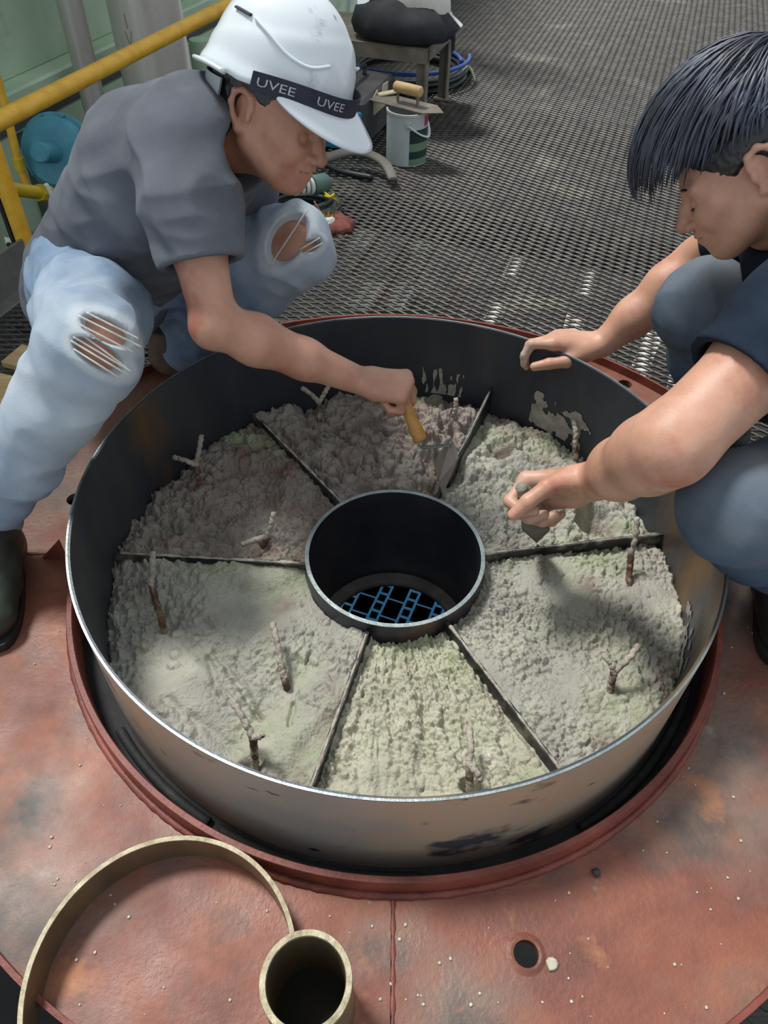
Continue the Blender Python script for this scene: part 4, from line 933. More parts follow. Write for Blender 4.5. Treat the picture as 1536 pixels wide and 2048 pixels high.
# right arm with gripping hand
el, wr = J['elR'], J['wrR']; fa = nrm(wr - el)
s = SDF(np.minimum(np.minimum(J['shR'], el), wr) - .12, np.maximum(np.maximum(J['shR'], el), wr) + .14, .0024)
s.chain([J['shR'], (J['shR'] + el)/2, el], [.050, .044, .036], .02)
s.chain([el, el + fa*.075, el + fa*.17, wr], [.037, .041, .034, .0265], .02)
s.ell(el + nrm(el - (J['shR'] + wr)/2)*.012, (.026, .026, .026), None, .02)
vh = nrm(pdir(760, 780)); rh = nrm(RT - vh*(RT @ vh)); uh = np.cross(rh, vh)
Fh = nrm(rh*.96 - uh*.10 + vh*.1); Bh = nrm(-vh*.62 + uh*.78); Bh = nrm(Bh - Fh*(Bh @ Fh)); Th = np.cross(Bh, Fh)
mc1, tp1 = hand(s, wr + fa*.012, Fh, Bh, Th, [(62,22,12), (70,48,25), (76,88,45), (80,95,50)], [(.75,.35,-.35), (.55,.0,-.8), (.5,-.1,-.85)], 1.0)
bm.append(s.mesh())
# rest of the body under the clothes
s = SDF((-.85, -.2, .02), (-.05, .85, .76), .006)
for n_, hp, kn, ak in (('R', 'hipR', 'kneeR', 'ankR'), ('L', 'hipL', 'kneeL', 'ankL')):
    s.chain([J[hp], J[kn]], [.085, .058], .03); s.chain([J[kn], (J[kn]*.7 + J[ak]*.3), J[ak]], [.056, .055, .038], .03)
    s.ell(J[kn] + nrm(J[kn] - (J[hp] + J[ak])/2)*.012, (.052, .052, .052), None, .02)
pel = (J['hipR'] + J['hipL'])/2; ch = (J['shR'] + shL1)/2 - np.array([.02, .0, .08])
sp0 = PD(207, 548, 1.56); sp1 = PD(268, 445, 1.46); sp2 = PD(330, 350, 1.34); sp3 = PD(395, 282, 1.26)
s.chain([sp0, sp1, sp2, sp3, neck1], [.09, .085, .085, .055, .05], .03)
s.cone(J['shR'], shL1, .042, .042, .02); s.chain([shL1, J['elL'], J['wrL']], [.044, .038, .03], .02)
s.cone(J['wrL'], J['wrL'] + nrm(J['wrL'] - J['elL'])*.09, .032, .02, .02)
bm.append(s.mesh())
npart('body', npmesh(bm), SKIN1, w1)
# short hair showing under the helmet, brow
s = SDF(O1 - .16, O1 + .17, .0025)
s.ell(P1(-.016, 0, .045), (.100, .0785, .089), A1, .01); s.ell(P1(-.045, 0, -.005), (.062, .068, .070), A1, .02)
s.cut(P1(.045, 0, .02), nrm(f1*.9 - u1*.45)); s.cut(P1(-.03, 0, -.055), nrm(-u1 + f1*.5))
for y in (-1, 1): s.ell(P1(.0, y*.085, -.012), (.034, .03, .040), A1, .006, True)
s.disp(lambda x, y, z: .0022*NZ.n(x*160, y*160, z*160) , .01)
npart('hair', s.mesh(), HAIRM, w1)
for y in (-1, 1): part('eyebrow', tube(smoothpath([P1(.093, y*.012, .022), P1(.091, y*.030, .027), P1(.078, y*.046, .022)], 5), [.002]*5 + [.003]*5 + [.0015], 6, flat=.6), HAIRM, w1, True)

def surf_depth(sd_, px, py, d0=.9, d1=2.2):
    """first depth along the pixel's ray where the field goes inside"""
    for dd in np.arange(d0, d1, .004):
        p = PD(px, py, dd); i = np.round((p - sd_.lo)/sd_.h).astype(int)
        if (i >= 0).all() and (i < sd_.d.shape).all() and sd_.d[tuple(i)] < 0: return dd
    return None
# T-shirt
s = SDF((-.85, .0, .18), (-.02, .90, .80), .0042)
bk = nrm(np.cross(shax, np.array([0, 0, 1.0]))); 
spx = sp0 - nrm(sp1 - sp0)*.07
s.cone(spx, sp0, .128, .126, .05, (shax, 1.15)); s.chain([sp0, sp1, sp2, sp3], [.126, .128, .128, .095], .05, (shax, 1.15))
s.cone(sp0 + np.array([.02, .08, -.01]), sp2 + np.array([.02, .06, -.01]), .11, .11, .05)
s.cone(J['shR'] + shax*.03, shL1 - shax*.03, .066, .066, .05)
s.cone(J['shR'] + shax*.05, neck1 - u1*.02, .062, .070, .05)
ua = nrm(el - J['shR']); se = J['shR'] + ua*.165
s.chain([J['shR'] + shax*.02, J['shR'] + ua*.07, se + ua*.02], [.068, .069, .062], .035)
ual = nrm(J['elL'] - shL1); s.chain([shL1, shL1 + ual*.18], [.066, .064], .03)
s.disp(folds(sp1, sp2 - sp1, .010, 15, 2.0), .02); s.disp(folds(J['shR'], ua + .5*shax, .006, 22, 5.0), .02)
# sleeve end, hollow around the arm
def endcut(s, c, d, R, depth=.03):
    """flatten the tube end at c along d (only near it)"""
    lo, hi = c - R*1.6, c + R*1.6
    sl, X, Y, Z = s.reg(lo, hi); pl = (X - c[0])*d[0] + (Y - c[1])*d[1] + (Z - c[2])*d[2]
    rad = np.sqrt(np.maximum((X-c[0])**2 + (Y-c[1])**2 + (Z-c[2])**2 - pl**2, 0)); m = (rad < R*1.25) & (pl > -.06)
    s.d[sl] = np.where(m, np.maximum(s.d[sl], pl), s.d[sl]).astype(np.float32)
endcut(s, se, ua, .075); s.cone(se - ua*.035, se + ua*.05, .0535, .0555, .006, None, True)
nd = nrm(P1(-.01, 0, -.06) - neck1)
s.cone(neck1 + nd*.010, neck1 + nd*.2, .070, .090, .008, None, True)
s.ell(neck1 + f1*.060 - u1*.01, (.032, .045, .045), A1, .012, True); s.ell(P1(-.005, -.02, -.075), (.075, .105, .055), A1, .012, True)
hem = sp0 - nrm(sp1 - sp0)*.115
s.cut(hem, nrm(nrm(sp0 - sp1) + np.array([0, 0, -.4])))
ts1 = npart('tshirt', s.mesh(), SHIRT1, w1); shirt_sdf = s
# printed mark on the chest
m_print = M('green_white_print', [(.4,'6fae86'), (.6,'c8d4d2')], 40, 2, .8)
for poly in (((448,462),(462,456),(472,466),(470,482),(452,488)), ((478,450),(480,474)), ((480,452),(496,450),(498,470)), ((446,500),(470,492),(486,482))):
    q = []
    for px, py in poly:
        px += 52; py -= 18; dd = surf_depth(shirt_sdf, px, py)
        if dd and (not q or abs(dd - ld) < .03): q.append(PD(px, py, dd - .001)); ld = dd
    if len(q) > 1: part('chest_print', tube(smoothpath(q, 5), .0022, 6, flat=.4), m_print, ts1, True)

# jeans
s = SDF((-.90, -.16, .02), (-.05, .90, .62), .0042)
for hp, kn, ak in (('hipR', 'kneeR', 'ankR'), ('hipL', 'kneeL', 'ankL')):
    hpq, kq, aq = J[hp], J[kn], J[ak]; out = nrm(kq - (hpq + aq)/2)
    s.chain([hpq, (hpq + kq)/2, kq - out*.006], [.096, .088, .074], .03)
    s.chain([kq - out*.006, kq*.72 + aq*.28, kq*.4 + aq*.6, kq*.08 + aq*.92], [.071, .065, .060, .058], .03)
    s.ell(kq + out*.010, (.062, .062, .062), None, .03)
s.cone(J['hipR'], J['hipL'], .112, .112, .05); s.cone(pel, sp1*.3 + pel*.7, .115, .11, .05)
s.disp(folds(J['kneeR'], J['ankR'] - J['kneeR'], .013, 17, 1.0), .025); s.disp(folds(J['kneeL'], J['kneeL'] - J['hipL'], .005, 22, 4.0), .02)
# tears in the knees
sq_ = nrm(-pdir(200, 690))
def tear(px, py, d0, rx, ry, ang, dep):
    c = PD(px, py, d0); vv = nrm(pdir(px, py)); r_ = nrm(RT - vv*(RT @ vv)); u_ = np.cross(r_, vv); ca, sa = math.cos(ang), math.sin(ang)
    return c, np.stack([r_*ca - u_*sa, r_*sa + u_*ca, vv]), np.array([rx, ry, dep])
TEARS = [(220, 664, .044, .018, .50, .044), (203, 714, .044, .018, .60, .042), (575, 476, .062, .034, -.95, .050), (622, 492, .022, .010, -.5, .03)]
tl = []
for px, py, rx, ry, an_, dep in TEARS:
    dd = surf_depth(s, px, py); c, A_, r_ = tear(px, py, dd, rx, ry, an_, dep); tl.append((c, A_, r_))
for c, A_, r_ in tl: s.ell(c, r_, A_, .004, True)
kR, kL = J['kneeR'], J['kneeL']
def wear1(V):
    e = np.zeros(len(V))
    for c, A_, r_ in tl:
        q = (V - c) @ A_.T; e = np.maximum(e, 1.25 - (np.sqrt((q[:,0]/(r_[0]+.012))**2 + (q[:,1]/(r_[1]+.012))**2) - .8)*2.2)
    wv = .75*np.exp(-((np.linalg.norm(V - kR - np.array([-.05,-.02,-.08]), axis=1))/.19)**2) + .75*np.exp(-((np.linalg.norm(V - kL, axis=1))/.12)**2)
    return np.maximum(wv, np.clip(e, 0, .9)) + .15*NZ.fbm(V[:,0]*18, V[:,1]*18, V[:,2]*18, 3)
jn = npart('jeans', s.mesh(), DEN1, w1, wear1)
m_thread = M('white_thread', [(.3,'b9b7ae'), (.7,'dedbd2')], 60, 3, .9)
for (c, A_, r_), nn in zip(tl, (3, 4, 1, 2)):
    for i in range(nn):
        t = (i + .5)/nn*2 - 1; y = r_[1]*.85*t; x = r_[0]*math.sqrt(max(0.05, 1 - (.85*t)**2)); 
        e0 = c + A_[0]*(-x - .003) + A_[1]*(y + .002*math.sin(i*3)); e1 = c + A_[0]*(x + .003) + A_[1]*(y*.8 - .003*math.cos(i*2)); md = (e0 + e1)/2 - A_[2]*.004
        part('loose_thread', tube(smoothpath([e0, md, e1], 6), .0015, 6), m_thread, jn, True)

# boots
def boot(name, ank, heel, toe, mat, rtop, hgt, parent, sole=m_dkshoe):
    d = nrm(toe - heel); d[2] = 0; d = nrm(d); lat = np.cross(EZ, d); s = SDF(np.minimum(np.minimum(heel, toe), ank) - .09, np.maximum(np.maximum(heel, toe), ank) + np.array([.09, .09, hgt + .06]), .004)
    h0, t0 = heel.copy(), toe.copy(); h0[2] = .042; t0[2] = .036
    s.chain([h0, (h0 + t0)/2 + EZ*.012, t0 - d*.02], [.040, .045, .040], .03, (EZ, .9)); s.cone(ank - EZ*.03, ank + EZ*hgt, .046, rtop, .04); s.cone(h0, ank, .042, .046, .04)
    s.cut(np.array([0, 0, .006]), -EZ, .006); s.cut(ank + EZ*hgt, EZ, .006)
    s.disp(lambda x, y, z: .002*NZ.n(x*30, y*30, z*45), .012)
    b = npart(name, s.mesh(), mat, parent)
    n = 24; pts = []
    for i in range(n):
        a_ = 2*math.pi*i/n; ca, sa = math.cos(a_), math.sin(a_); L = np.linalg.norm((toe - heel)[:2])/2; c = (heel + toe)/2
        pts.append(((L + .034)*np.sign(ca)*abs(ca)**.8, .043*np.sign(sa)*abs(sa)**.75))
    c = (heel + toe)/2; part('sole', prism(pts, (c[0], c[1], .009), (d, lat, EZ), .018), sole, b)
    return b
aR = J['ankR']; boot('rubber_boot', np.array([-.735, -.045, .11]), np.array([-.745, -.03, 0]), np.array([-.690, -.195, 0]), m_greenboot, .054, .07, w1)
boot('work_boot', J['ankL'] + EZ*.03, J['ankL']*np.array([1,1,0]) + np.array([-.02,.02,0]), J['ankL']*np.array([1,1,0]) + np.array([.03,.15,0]), m_brownboot, .052, .05, w1)

# helmet
m_helm = M('white_helmet_plastic', [(.3,'dbe3e8'), (.7,'e6ecf0')], 5, 3, .16, 0, 0, 60, layers=[('8b8270', 24, .66, .74), ('aab0b0', 12, .64, .74)], spec=.6, coat=.4)
m_strap = M('dark_navy_webbing', [(.3,'1f2030'), (.7,'2d2e40')], 60, 4, .7, 0, .3, 400)
m_grayp = M('grey_helmet_plastic', 'b9bec4', rough=.35)
def helmet_pt(ph, t, off=0.0):
    """ph azimuth from the front, t 0 at the rim .. 1 at the crown; head frame coordinates"""
    cf, sf = math.cos(ph), math.sin(ph)
    rimz = .052 - .022*max(0, -cf)**1.5 + .004*sf*sf*4*abs(cf)
    e = 2.35; th = t*math.pi/2; rr = abs(math.cos(th))**(2/e); zz = abs(math.sin(th))**(2/e)
    a_, b_, H = (.131 if cf > 0 else .124), .113, .194 - rimz
    fl_ = .009*math.exp(-(t/.05)**2)                                    # flared lower edge
    side = abs(sf)*math.cos(th)
    step = .0045/(1 + math.exp(-(t - (.30 + .16*cf))*60))               # raised dome above the side gutter
    x, y, z = (a_ + fl_ - step)*cf*rr, (b_ + fl_ - step)*sf*rr, rimz + H*zz
    ridge = .006*math.exp(-(y/.028)**2)*t; z += ridge
    k = 1.0 + off/.13; return np.array([-.006 + x*k, y*k, .045 + (z - .045)*k])
nph, ntt = 96, 36; V = []; Fc = []
for off in (0, -.0035):
    for i in range(nph):
        for j in range(ntt + 1):
            q = helmet_pt(2*math.pi*i/nph, j/ntt, off); V.append(P1(*q))
def hid(sh, i, j): return sh*nph*(ntt+1) + (i % nph)*(ntt+1) + j
for i in range(nph):
    for j in range(ntt):
        Fc.append((hid(0,i,j), hid(0,i+1,j), hid(0,i+1,j+1), hid(0,i,j+1))); Fc.append((hid(1,i,j), hid(1,i,j+1), hid(1,i+1,j+1), hid(1,i+1,j)))
    Fc.append((hid(0,i,0), hid(1,i,0), hid(1,i+1,0), hid(0,i+1,0)))
hel = part('safety_helmet', (np.array(V), Fc), m_helm, w1, True, label='glossy white safety helmet with scuffs')
# visor
V = []; Fc = []; na, nb = 40, 10
for dz in (0, -.0035):
    for i in range(na + 1):
        ph = math.radians(-64 + 128*i/na); wgt = max(0, math.cos(ph*90/64))**.75 if abs(ph) < math.radians(63.9) else 0
        b0 = helmet_pt(ph, 0.0)
        for j in range(nb + 1):
            t = j/nb; ext = .054*wgt*t; V.append(P1(b0[0] + ext*math.cos(ph*.55), b0[1] + ext*math.sin(ph*.55), b0[2] + .004*(1-t) - .030*wgt*t**1.3 - .010*wgt*(b0[1]/.1)**2*t + dz))
def vid(sh, i, j): return sh*(na+1)*(nb+1) + i*(nb+1) + j
for i in range(na):
    for j in range(nb):
        Fc.append((vid(0,i,j), vid(0,i,j+1), vid(0,i+1,j+1), vid(0,i+1,j))); Fc.append((vid(1,i,j), vid(1,i+1,j), vid(1,i+1,j+1), vid(1,i,j+1)))
    Fc.append((vid(0,i,nb), vid(1,i,nb), vid(1,i+1,nb), vid(0,i+1,nb)))
part('visor', (np.array(V), Fc), m_helm, hel, True)
# rear gutter, side vents, nape strap
pts = [P1(*helmet_pt(math.radians(d_), .10, .012)) for d_ in range(115, 246, 6)]
part('rear_rim', tube(smoothpath([P1(*helmet_pt(math.radians(d_), -.0, .004)) for d_ in range(100, 261, 8)], 3), .0065, 8, flat=.6), m_helm, hel, True)
for y in (-1, 1):
    pv = [P1(*helmet_pt(y*math.radians(d_), .36, .002)) for d_ in (100, 107, 114, 121)]
    part('vent_slot', tube(smoothpath(pv, 3), .0035, 6, flat=.5), m_strap, hel, True, label='dark side vent slot')
    ps = [P1(*helmet_pt(y*math.radians(d_), t_, .002)) for d_, t_ in ((28, .26), (45, .20), (62, .22), (78, .30), (95, .36))]
    part('side_rib', tube(smoothpath(ps, 5), .0045, 8, flat=.6), m_helm, hel, True)
V = []; Fc = []
for i in range(21):
    a_ = math.radians(112 + 136*i/20)
    for zz, kk in ((.040, 1.0), (-.022, .97), (-.022, .94), (.040, .97)): V.append(P1(-.012 + .116*kk*math.cos(a_), .094*kk*math.sin(a_), zz - .014*abs(math.cos(a_))))
    if i:
        o_ = (i-1)*4
        for q in range(4): Fc.append((o_+q, o_+(q+1)%4, o_+4+(q+1)%4, o_+4+q))
part('nape_strap', (np.array(V), Fc), m_grayp, hel, 40, label='pale plastic nape strap')
# elastic band with lettering round the front
V = []; Fc = []; nb_ = 48
def band_pt(ph, zt, off):
    b0 = helmet_pt(ph, .035, .0045 + off); return P1(b0[0], b0[1], b0[2] - .002 + zt)
for i in range(nb_ + 1):
    ph = math.radians(-80 + 160*i/nb_); sag = .004 + .012*(1 - math.cos(ph))
    for zt, of in ((-.006, .001), (.024, .001), (.024, .003), (-.006, .003)): V.append(band_pt(ph, zt - sag, of))
    if i:
        o_ = (i-1)*4
        for q in range(4): Fc.append((o_+q, o_+(q+1)%4, o_+4+(q+1)%4, o_+4+q))
Fc += [(3,2,1,0), tuple(nb_*4 + q for q in range(4))]
bnd = part('goggle_band', (np.array(V), Fc), m_strap, hel, 40, label='dark elastic band with grey lettering')
def text_mesh(txt, size, res=2):
    cu = bpy.data.curves.new('t', 'FONT'); cu.body = txt; cu.size = size; cu.align_x = 'CENTER'; cu.align_y = 'CENTER'; cu.resolution_u = res
    o = bpy.data.objects.new('t', cu); col.objects.link(o); dg = bpy.context.evaluated_depsgraph_get(); me = bpy.data.meshes.new_from_object(o.evaluated_get(dg))
    V = np.array([v_.co[:] for v_ in me.vertices]); Fc = [tuple(p.vertices) for p in me.polygons]
    bpy.data.objects.remove(o, do_unlink=True); bpy.data.curves.remove(cu); bpy.data.meshes.remove(me); return V, Fc
m_letter = M('grey_lettering', 'aeb4b4', rough=.7)
for ph0 in (-24, -64, 34):
    tv, tf = text_mesh('UVEE', .018); rad = .118
    V = np.array([band_pt(math.radians(ph0) + q[0]/rad*1.25, q[1] + .0095 - .004 - .012*(1 - math.cos(math.radians(ph0) + q[0]/rad*1.25)), .0042) for q in tv])
    part('lettering', (V, tf), m_letter, hel)
# trowel in his hand
tr = thing('pointing_trowel', 'small pointing trowel with wooden handle in the helmeted man\'s hand', 'trowel', PZ(885, 988, -.005))
m_wood = M('ochre_wood', [(.3,'a8793a'), (.6,'c4924b'), (.8,'d3a662')], 12, 6, .5, 0, .2, 60, stretch=(1,1,5))
m_blade = M('dull_blade_steel', [(.3,'827c74'), (.7,'a39d94')], 12, 5, .45, .3, .2, layers=[('9a9484', 20, .6, .7)])
hA = (mc1[1] + mc1[2])/2 - Bh*.026 - Fh*.004; hB = PD(842, 882, 1.42)
hd = nrm(hB - hA); hA2 = hA - hd*.03
part('handle', tube(smoothpath([hA2, hA2*.6 + hB*.4, hA2*.25 + hB*.75, hB], 6), [.010]*6 + [.0115]*6 + [.0135]*6 + [.011], 16), m_wood, tr, True)
bt, br, bl, bp_ = PZ(901, 874, .105), PZ(917, 915, .072), PZ(868, 928, .075), PZ(885, 990, .012)
bc = (bt + br + bl)/3
part('shank', tube(smoothpath([hB - hd*.005, hB + hd*.012, bc*.5 + bt*.5 - pdir(880,890)*.012, bt*.6 + bc*.4], 6), .0036, 8), m_rim, tr, True)
nb2 = nrm(np.cross(br - bl, bp_ - bt)); ring = [bt, bt*.5 + br*.5 + (br - bl)*.05, br, br*.45 + bp_*.55, bp_, bl*.45 + bp_*.55, bl, bt*.5 + bl*.5 - (br - bl)*.05]
V = [q + nb2*.0012 for q in ring] + [q - nb2*.0012 for q in ring]
part('blade', (np.array(V), [tuple(range(8)), tuple(range(15, 7, -1))] + [(i, 8+i, 8+(i+1) % 8, (i+1) % 8) for i in range(8)]), m_blade, tr)

# ================================================================== bare-headed man on the right
w2 = thing('person', 'squatting bare-headed man with black hair, navy T-shirt and blue jeans on the right', 'person', (.75, .15, 0), 'people working at the drum')
K = dict(shL=np.array([.600, .01, .615]), elL=PD(1342,890,1.0), wrL=PD(1190,962,1.24), shR=np.array([.66, .35, .58]), elR=PD(1398,522,1.50), wrR=PD(1205,688,1.60),
         kneeR=PD(1410,612,1.33), ankR=np.array([.70, .36, .10]), kneeL=PD(1482,1018,1.06), ankL=np.array([.69, -.06, .10]), hipL=np.array([.87, .06, .30]), hipR=np.array([.90, .28, .30]), ear=PD(1514, 352, 1.02))
v = nrm(pdir(1480, 340)); rg_ = nrm(RT - v*(RT @ v)); up_ = np.cross(rg_, v)
a = math.radians(32); f2 = -math.cos(a)*rg_ - math.sin(a)*up_
l2_ = -(v - np.array([0, 0, v[2]])*.6); l2_ = nrm(l2_ - f2*(l2_ @ f2)); u2 = np.cross(f2, l2_)
O2 = K['ear'] - l2_*.080; neck2 = O2 + np.array([.12, .03, -.10])
hs, P2, A2 = head_sdf(O2, f2, l2_, u2, neck2)
bm = [hs.mesh()]
# near (left) arm
el, wr = K['elL'], K['wrL']; fa = nrm(wr - el); sh = K['shL']; ua2 = nrm(el - sh)
s = SDF(np.minimum(np.minimum(sh, el), wr) - np.array([.22, .13, .16]), np.maximum(np.maximum(sh, el), wr) + np.array([.09, .16, .09]), .0024)
s.chain([sh, (sh + el)/2, el], [.058, .057, .053], .03)
s.chain([el, el + fa*.06, el + fa*.15, wr], [.050, .052, .044, .034], .03)
vh = nrm(pdir(1110, 990)); rh = nrm(RT - vh*(RT @ vh)); uh = np.cross(rh, vh)
Fh = nrm(-rh*.93 - uh*.12 + vh*.30); Th = nrm(-vh*.72 + uh*.45 - rh*.2); Th = nrm(Th - Fh*(Th @ Fh)); Bh = np.cross(Th, Fh)
if Bh @ uh < 0: Bh = -Bh
mc2, tp2 = hand(s, wr + fa*.010, Fh, Bh, Th, [(58,80,35), (64,85,40), (70,88,42), (74,90,45)], [(.55,.55,-.55), (.75,.10,-.65), (.8,-.25,-.5)], 1.18)
bm.append(s.mesh()); hand2 = (wr, Fh, Bh, Th, mc2)
# far (right) arm, hand on the rim
el, wr = K['elR'], K['wrR']; fa = nrm(wr - el); sh = K['shR']
s = SDF(np.minimum(np.minimum(sh, el), wr) - np.array([.23, .10, .16]), np.maximum(np.maximum(sh, el), wr) + .09, .0024)
s.chain([sh, (sh + el)/2, el], [.054, .05, .042], .03); s.chain([el, el + fa*.07, el + fa*.16, wr], [.043, .045, .037, .029], .03)
vh = nrm(pdir(1120, 690)); rh = nrm(RT - vh*(RT @ vh)); uh = np.cross(rh, vh)
Fh = nrm(-rh*.98 + uh*.16 - vh*.05); Bh = nrm(uh*.86 - vh*.35 + .0*rh); Bh = nrm(Bh - Fh*(Bh @ Fh)); Th = np.cross(Bh, Fh)
hand(s, wr + fa*.006, Fh, Bh, Th, [(8,62,25), (22,58,30), (32,55,30), (40,52,30)], [(.80,.42,-.42), (.93,.12,-.25), (.9,.05,-.35)], 1.12)
bm.append(s.mesh())
s = SDF((.30, -.35, .03), (1.12, .60, .74), .006)
for hp, kn, ak in (('hipR', 'kneeR', 'ankR'), ('hipL', 'kneeL', 'ankL')):
    s.chain([K[hp], K[kn]], [.085, .058], .03); s.chain([K[kn], K[ak]], [.056, .040], .03)
pel2 = (K['hipR'] + K['hipL'])/2; ch2 = (K['shR'] + K['shL'])/2 + np.array([.05, 0, -.08])
s.chain([pel2, (pel2 + ch2)/2 + np.array([.03, 0, 0]), ch2, neck2], [.12, .12, .12, .058], .04); s.cone(K['shR'], K['shL'], .05, .05, .03)
bm.append(s.mesh())
fingt = PD(1035, 712, 1.62); fl_hand = hand2
def wear2(V):
    d1 = np.linalg.norm(V - PD(1035, 700, 1.62), axis=1); d2 = np.linalg.norm(V - PD(1075, 1000, 1.27), axis=1)
    return .95*np.exp(-(d1/.035)**2) + .5*np.exp(-(d2/.04)**2) + .5*np.exp(-(np.linalg.norm(V - PD(1140, 718, 1.60), axis=1)/.008)**2) + .1*np.maximum(0, NZ.n(V[:,0]*60, V[:,1]*60, V[:,2]*60))*(d1 < .2)
npart('body', npmesh(bm), SKIN2, w2, wear2)
# hair: close-cropped base plus long locks combed forward
s = SDF(O2 - .17, O2 + .18, .0026)
s.ell(P2(-.016, 0, .048), (.104, .0815, .092), A2, .01); s.ell(P2(-.05, 0, .0), (.058, .066, .068), A2, .02)
s.cut(P2(.070, 0, .045), nrm(f2*.75 - u2*.66)); s.cut(P2(-.03, 0, -.055), nrm(-u2 + f2*.5))
for y in (-1, 1): s.ell(P2(.0, y*.085, -.014), (.032, .03, .040), A2, .006, True)
s.disp(lambda x, y, z: .002*NZ.n(x*170, y*170, z*170), .01)
hv = [s.mesh()]
rs = np.random.RandomState(11); C0 = nrm(np.array([-.55, .10, .83]))     # crown whorl in head frame
ca, cb, _ = frame(C0); locks = []
for i in range(2400):
    az = rs.uniform(0, 2*math.pi); dirv = math.cos(az)*ca + math.sin(az)*cb; front = dirv[0]; al0 = math.radians(rs.uniform(0, 62))
    ln = math.radians((44 + 44*max(0, front)) * rs.uniform(.7, 1.1)); lim = math.radians(70 + 62*max(0, front)); al1 = min(al0 + ln, lim + math.radians(rs.uniform(-10, 6)))
    if al1 - al0 < .15: continue
    pts = []; sw = rs.uniform(-.25, .25); lift = rs.uniform(.000, .016) + .014*max(0, front)
    for t in np.linspace(0, 1, 8):
        al = al0 + (al1 - al0)*t; dd = nrm(dirv + sw*t*np.cross(C0, dirv)); n3 = math.cos(al)*C0 + math.sin(al)*dd
        if front > .3: n3 = nrm(n3 + np.array([.10, 0, 0])*t*t*front)
        R_ = 1.0 + (lift*math.sin(math.pi*min(1, .25 + t*.75)) + .004 + .022*front*t*(front > 0))/.09
        q = np.array([-.014 + .052*max(0, front)*t**1.3, 0, .048]) + np.array([.104, .082, .092])*n3*R_; pts.append(P2(*q))
    r0 = rs.uniform(.0012, .0030); locks.append(tube(pts, r0*np.array([.5, .9, 1, 1, 1, .9, .65, .2]), 5, flat=.55))
lk = merge(*locks)
hair = npart('hair', hv[0], HAIRM, w2)
HAIR2 = M('black_hair_locks', [(.3,'171922'), (.52,'343a4a'), (.75,'5c6577')], 13, 4, .48, 0, 0, 90, spec=.8)  # blue-grey highlights painted into the black lock colour
part('hair_locks', lk, HAIR2, hair, True)
for y in (-1, 1):
    part('eyebrow', tube(smoothpath([P2(.093, y*.010, .020), P2(.092, y*.030, .026), P2(.077, y*.048, .021)], 5), [.0025]*5 + [.0035]*5 + [.0015], 6, flat=.6), HAIRM, w2, True)
    part('eyelashes', tube(smoothpath([P2(.0885, y*.020, -.004), P2(.0915, y*.030, -.0065), P2(.084, y*.0425, -.003)], 4), [.0012]*4 + [.0018]*4 + [.001], 6), HAIRM, w2, True)

# T-shirt
s = SDF((.36, -.22, .22), (1.12, .62, .76), .0044)
ch = ch2 + np.array([.02, 0, 0]); sp0, sp1 = pel2 + np.array([.0, 0, .06]), (pel2 + ch)/2 + np.array([.04, 0, 0])
s.chain([sp0, sp1, ch], [.14, .138, .135], .05, (np.array([0, 1.0, 0]), 1.2)); s.cone(K['shR'], K['shL'], .068, .068, .05); s.cone(ch, neck2 + np.array([.01, 0, -.03]), .10, .075, .05)
sL = K['shL']; se = sL + ua2*.215; s.chain([sL, sL + ua2*.09, se + ua2*.02], [.072, .080, .076], .04)
uar = nrm(K['elR'] - K['shR']); s.chain([K['shR'], K['shR'] + uar*.15], [.068, .062], .04)
s.disp(folds(ch, np.array([.3, 0, 1.0]), .006, 16, 2.0), .02); s.disp(folds(sL, ua2, .005, 20, 5.0), .02)
endcut(s, se, ua2, .085); s.cone(se - ua2*.03, se + ua2*.06, .066, .068, .006, None, True)
nd = nrm(P2(-.01, 0, -.06) - neck2); s.cone(neck2 + nd*.02, neck2 + nd*.2, .060, .068, .008, None, True)
npart('tshirt', s.mesh(), SHIRT2, w2)
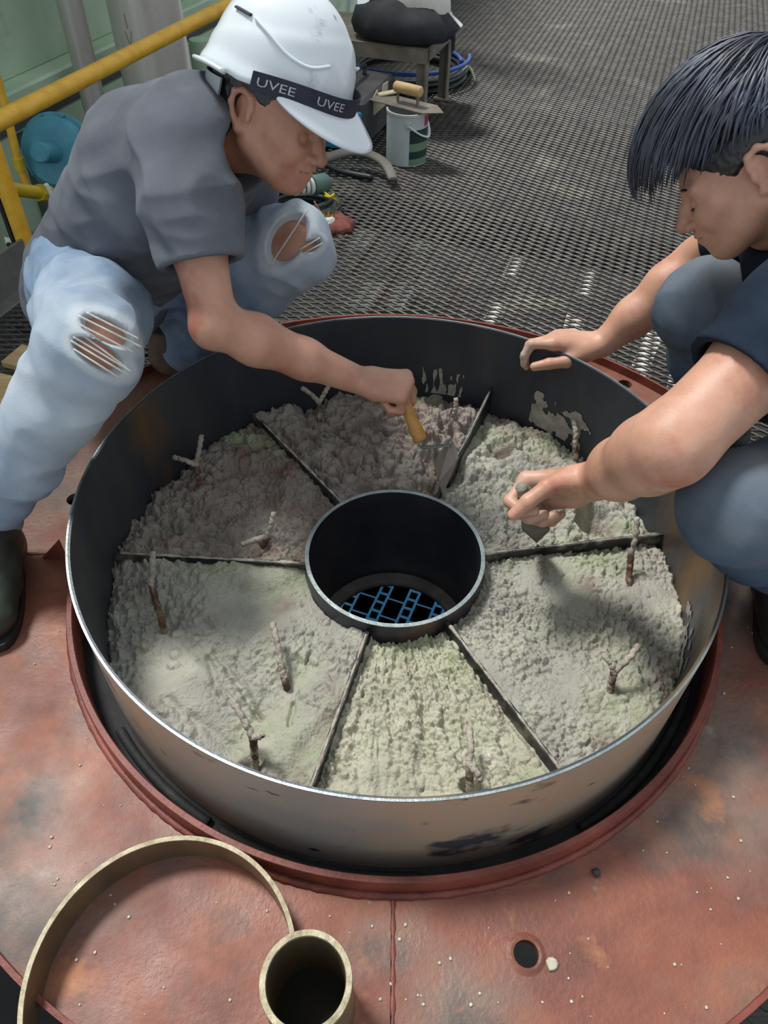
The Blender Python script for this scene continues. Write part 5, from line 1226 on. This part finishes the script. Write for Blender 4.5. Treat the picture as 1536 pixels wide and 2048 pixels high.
# jeans
s = SDF((.28, -.34, .03), (1.12, .52, .52), .0044)
for hp, kn, ak in (('hipR', 'kneeR', 'ankR'), ('hipL', 'kneeL', 'ankL')):
    hpq, kq, aq = K[hp], K[kn], K[ak]; out = nrm(kq - (hpq + aq)/2)
    s.chain([hpq, (hpq + kq)/2, kq], [.108, .094, .074], .03); s.chain([kq, kq*.6 + aq*.4, kq*.08 + aq*.92], [.073, .071, .064], .03); s.ell(kq + out*.010, (.064, .064, .064), None, .03)
s.cone(K['hipR'], K['hipL'], .125, .125, .05)
s.disp(folds(K['kneeL'] + .08, K['kneeL'] - K['hipL'], .009, 20, 1.0), .025); s.disp(folds(K['kneeR'], K['kneeR'] - K['ankR'], .005, 22, 4.0), .02)
npart('jeans', s.mesh(), DEN2, w2, lambda V: .95*np.exp(-(np.linalg.norm(V - K['kneeL'] - np.array([0, 0, .03]), axis=1)/.085)**2) + .95*np.exp(-(np.linalg.norm(V - K['kneeR'] - np.array([0, 0, .03]), axis=1)/.085)**2) + .12*NZ.fbm(V[:,0]*20, V[:,1]*20, V[:,2]*20, 3))
boot('work_boot', K['ankL'] + np.array([0, 0, 0]), K['ankL']*np.array([1,1,0]) + np.array([.03, .0, 0]), K['ankL']*np.array([1,1,0]) + np.array([-.02, -.13, 0]), m_dkshoe, .052, .05, w2)
boot('work_boot', K['ankR'] + np.array([0, 0, 0]), K['ankR']*np.array([1,1,0]) + np.array([.03, .0, 0]), K['ankR']*np.array([1,1,0]) + np.array([-.06, .11, 0]), m_dkshoe, .052, .05, w2)

# mud-covered trowel in his near hand
wr, Fh, Bh, Th, mc2 = hand2
t2 = thing('mortar_trowel', 'mortar-caked flat trowel gripped in the bare-headed man\'s near hand', 'trowel', PZ(1075, 1078, -.005))
m_mud = M('mud_caked', [(.3,'77736a'), (.6,'948f84'), (.8,'aca797')], 25, 6, .85, 0, .6, 150)
m_mudblade = M('muddy_blade', [(.3,'6b675f'), (.6,'85807a'), (.8,'a39e92')], 14, 6, .6, .15, .4, 120)
hc = (mc2[0] + mc2[3])/2 - Bh*.028 + Fh*.004
h0, h1 = hc + Th*.060, hc - Th*.055
part('handle', tube(smoothpath([h0, hc + Th*.02, hc - Th*.02, h1], 6), [.0105]*3 + [.0135]*12 + [.012]*4, 14), m_mud, t2, True)
b0, b1, b2, b3, b4, b5 = PD(1040, 1003, 1.335), PD(1064, 1000, 1.325), PD(1096, 1032, 1.36), PD(1100, 1060, 1.395), PZ(1074, 1085, -.012), PD(1044, 1058, 1.37)
bc = (b0 + b1 + b2 + b3 + b4 + b5)/6
part('shank', tube(smoothpath([h1, h1 - Th*.015, bc*.5 + h1*.5, bc], 6), .0042, 8), m_mudblade, t2, True)
nb2 = nrm(np.cross(b2 - b0, b4 - b0)); ring = [b0, b1, b2, b3, b4, b5]; V = [q + nb2*.0014 for q in ring] + [q - nb2*.0014 for q in ring]
part('blade', (np.array(V), [tuple(range(6)), tuple(range(11, 5, -1))] + [(i, 6+i, 6+(i+1) % 6, (i+1) % 6) for i in range(6)]), m_mudblade, t2)
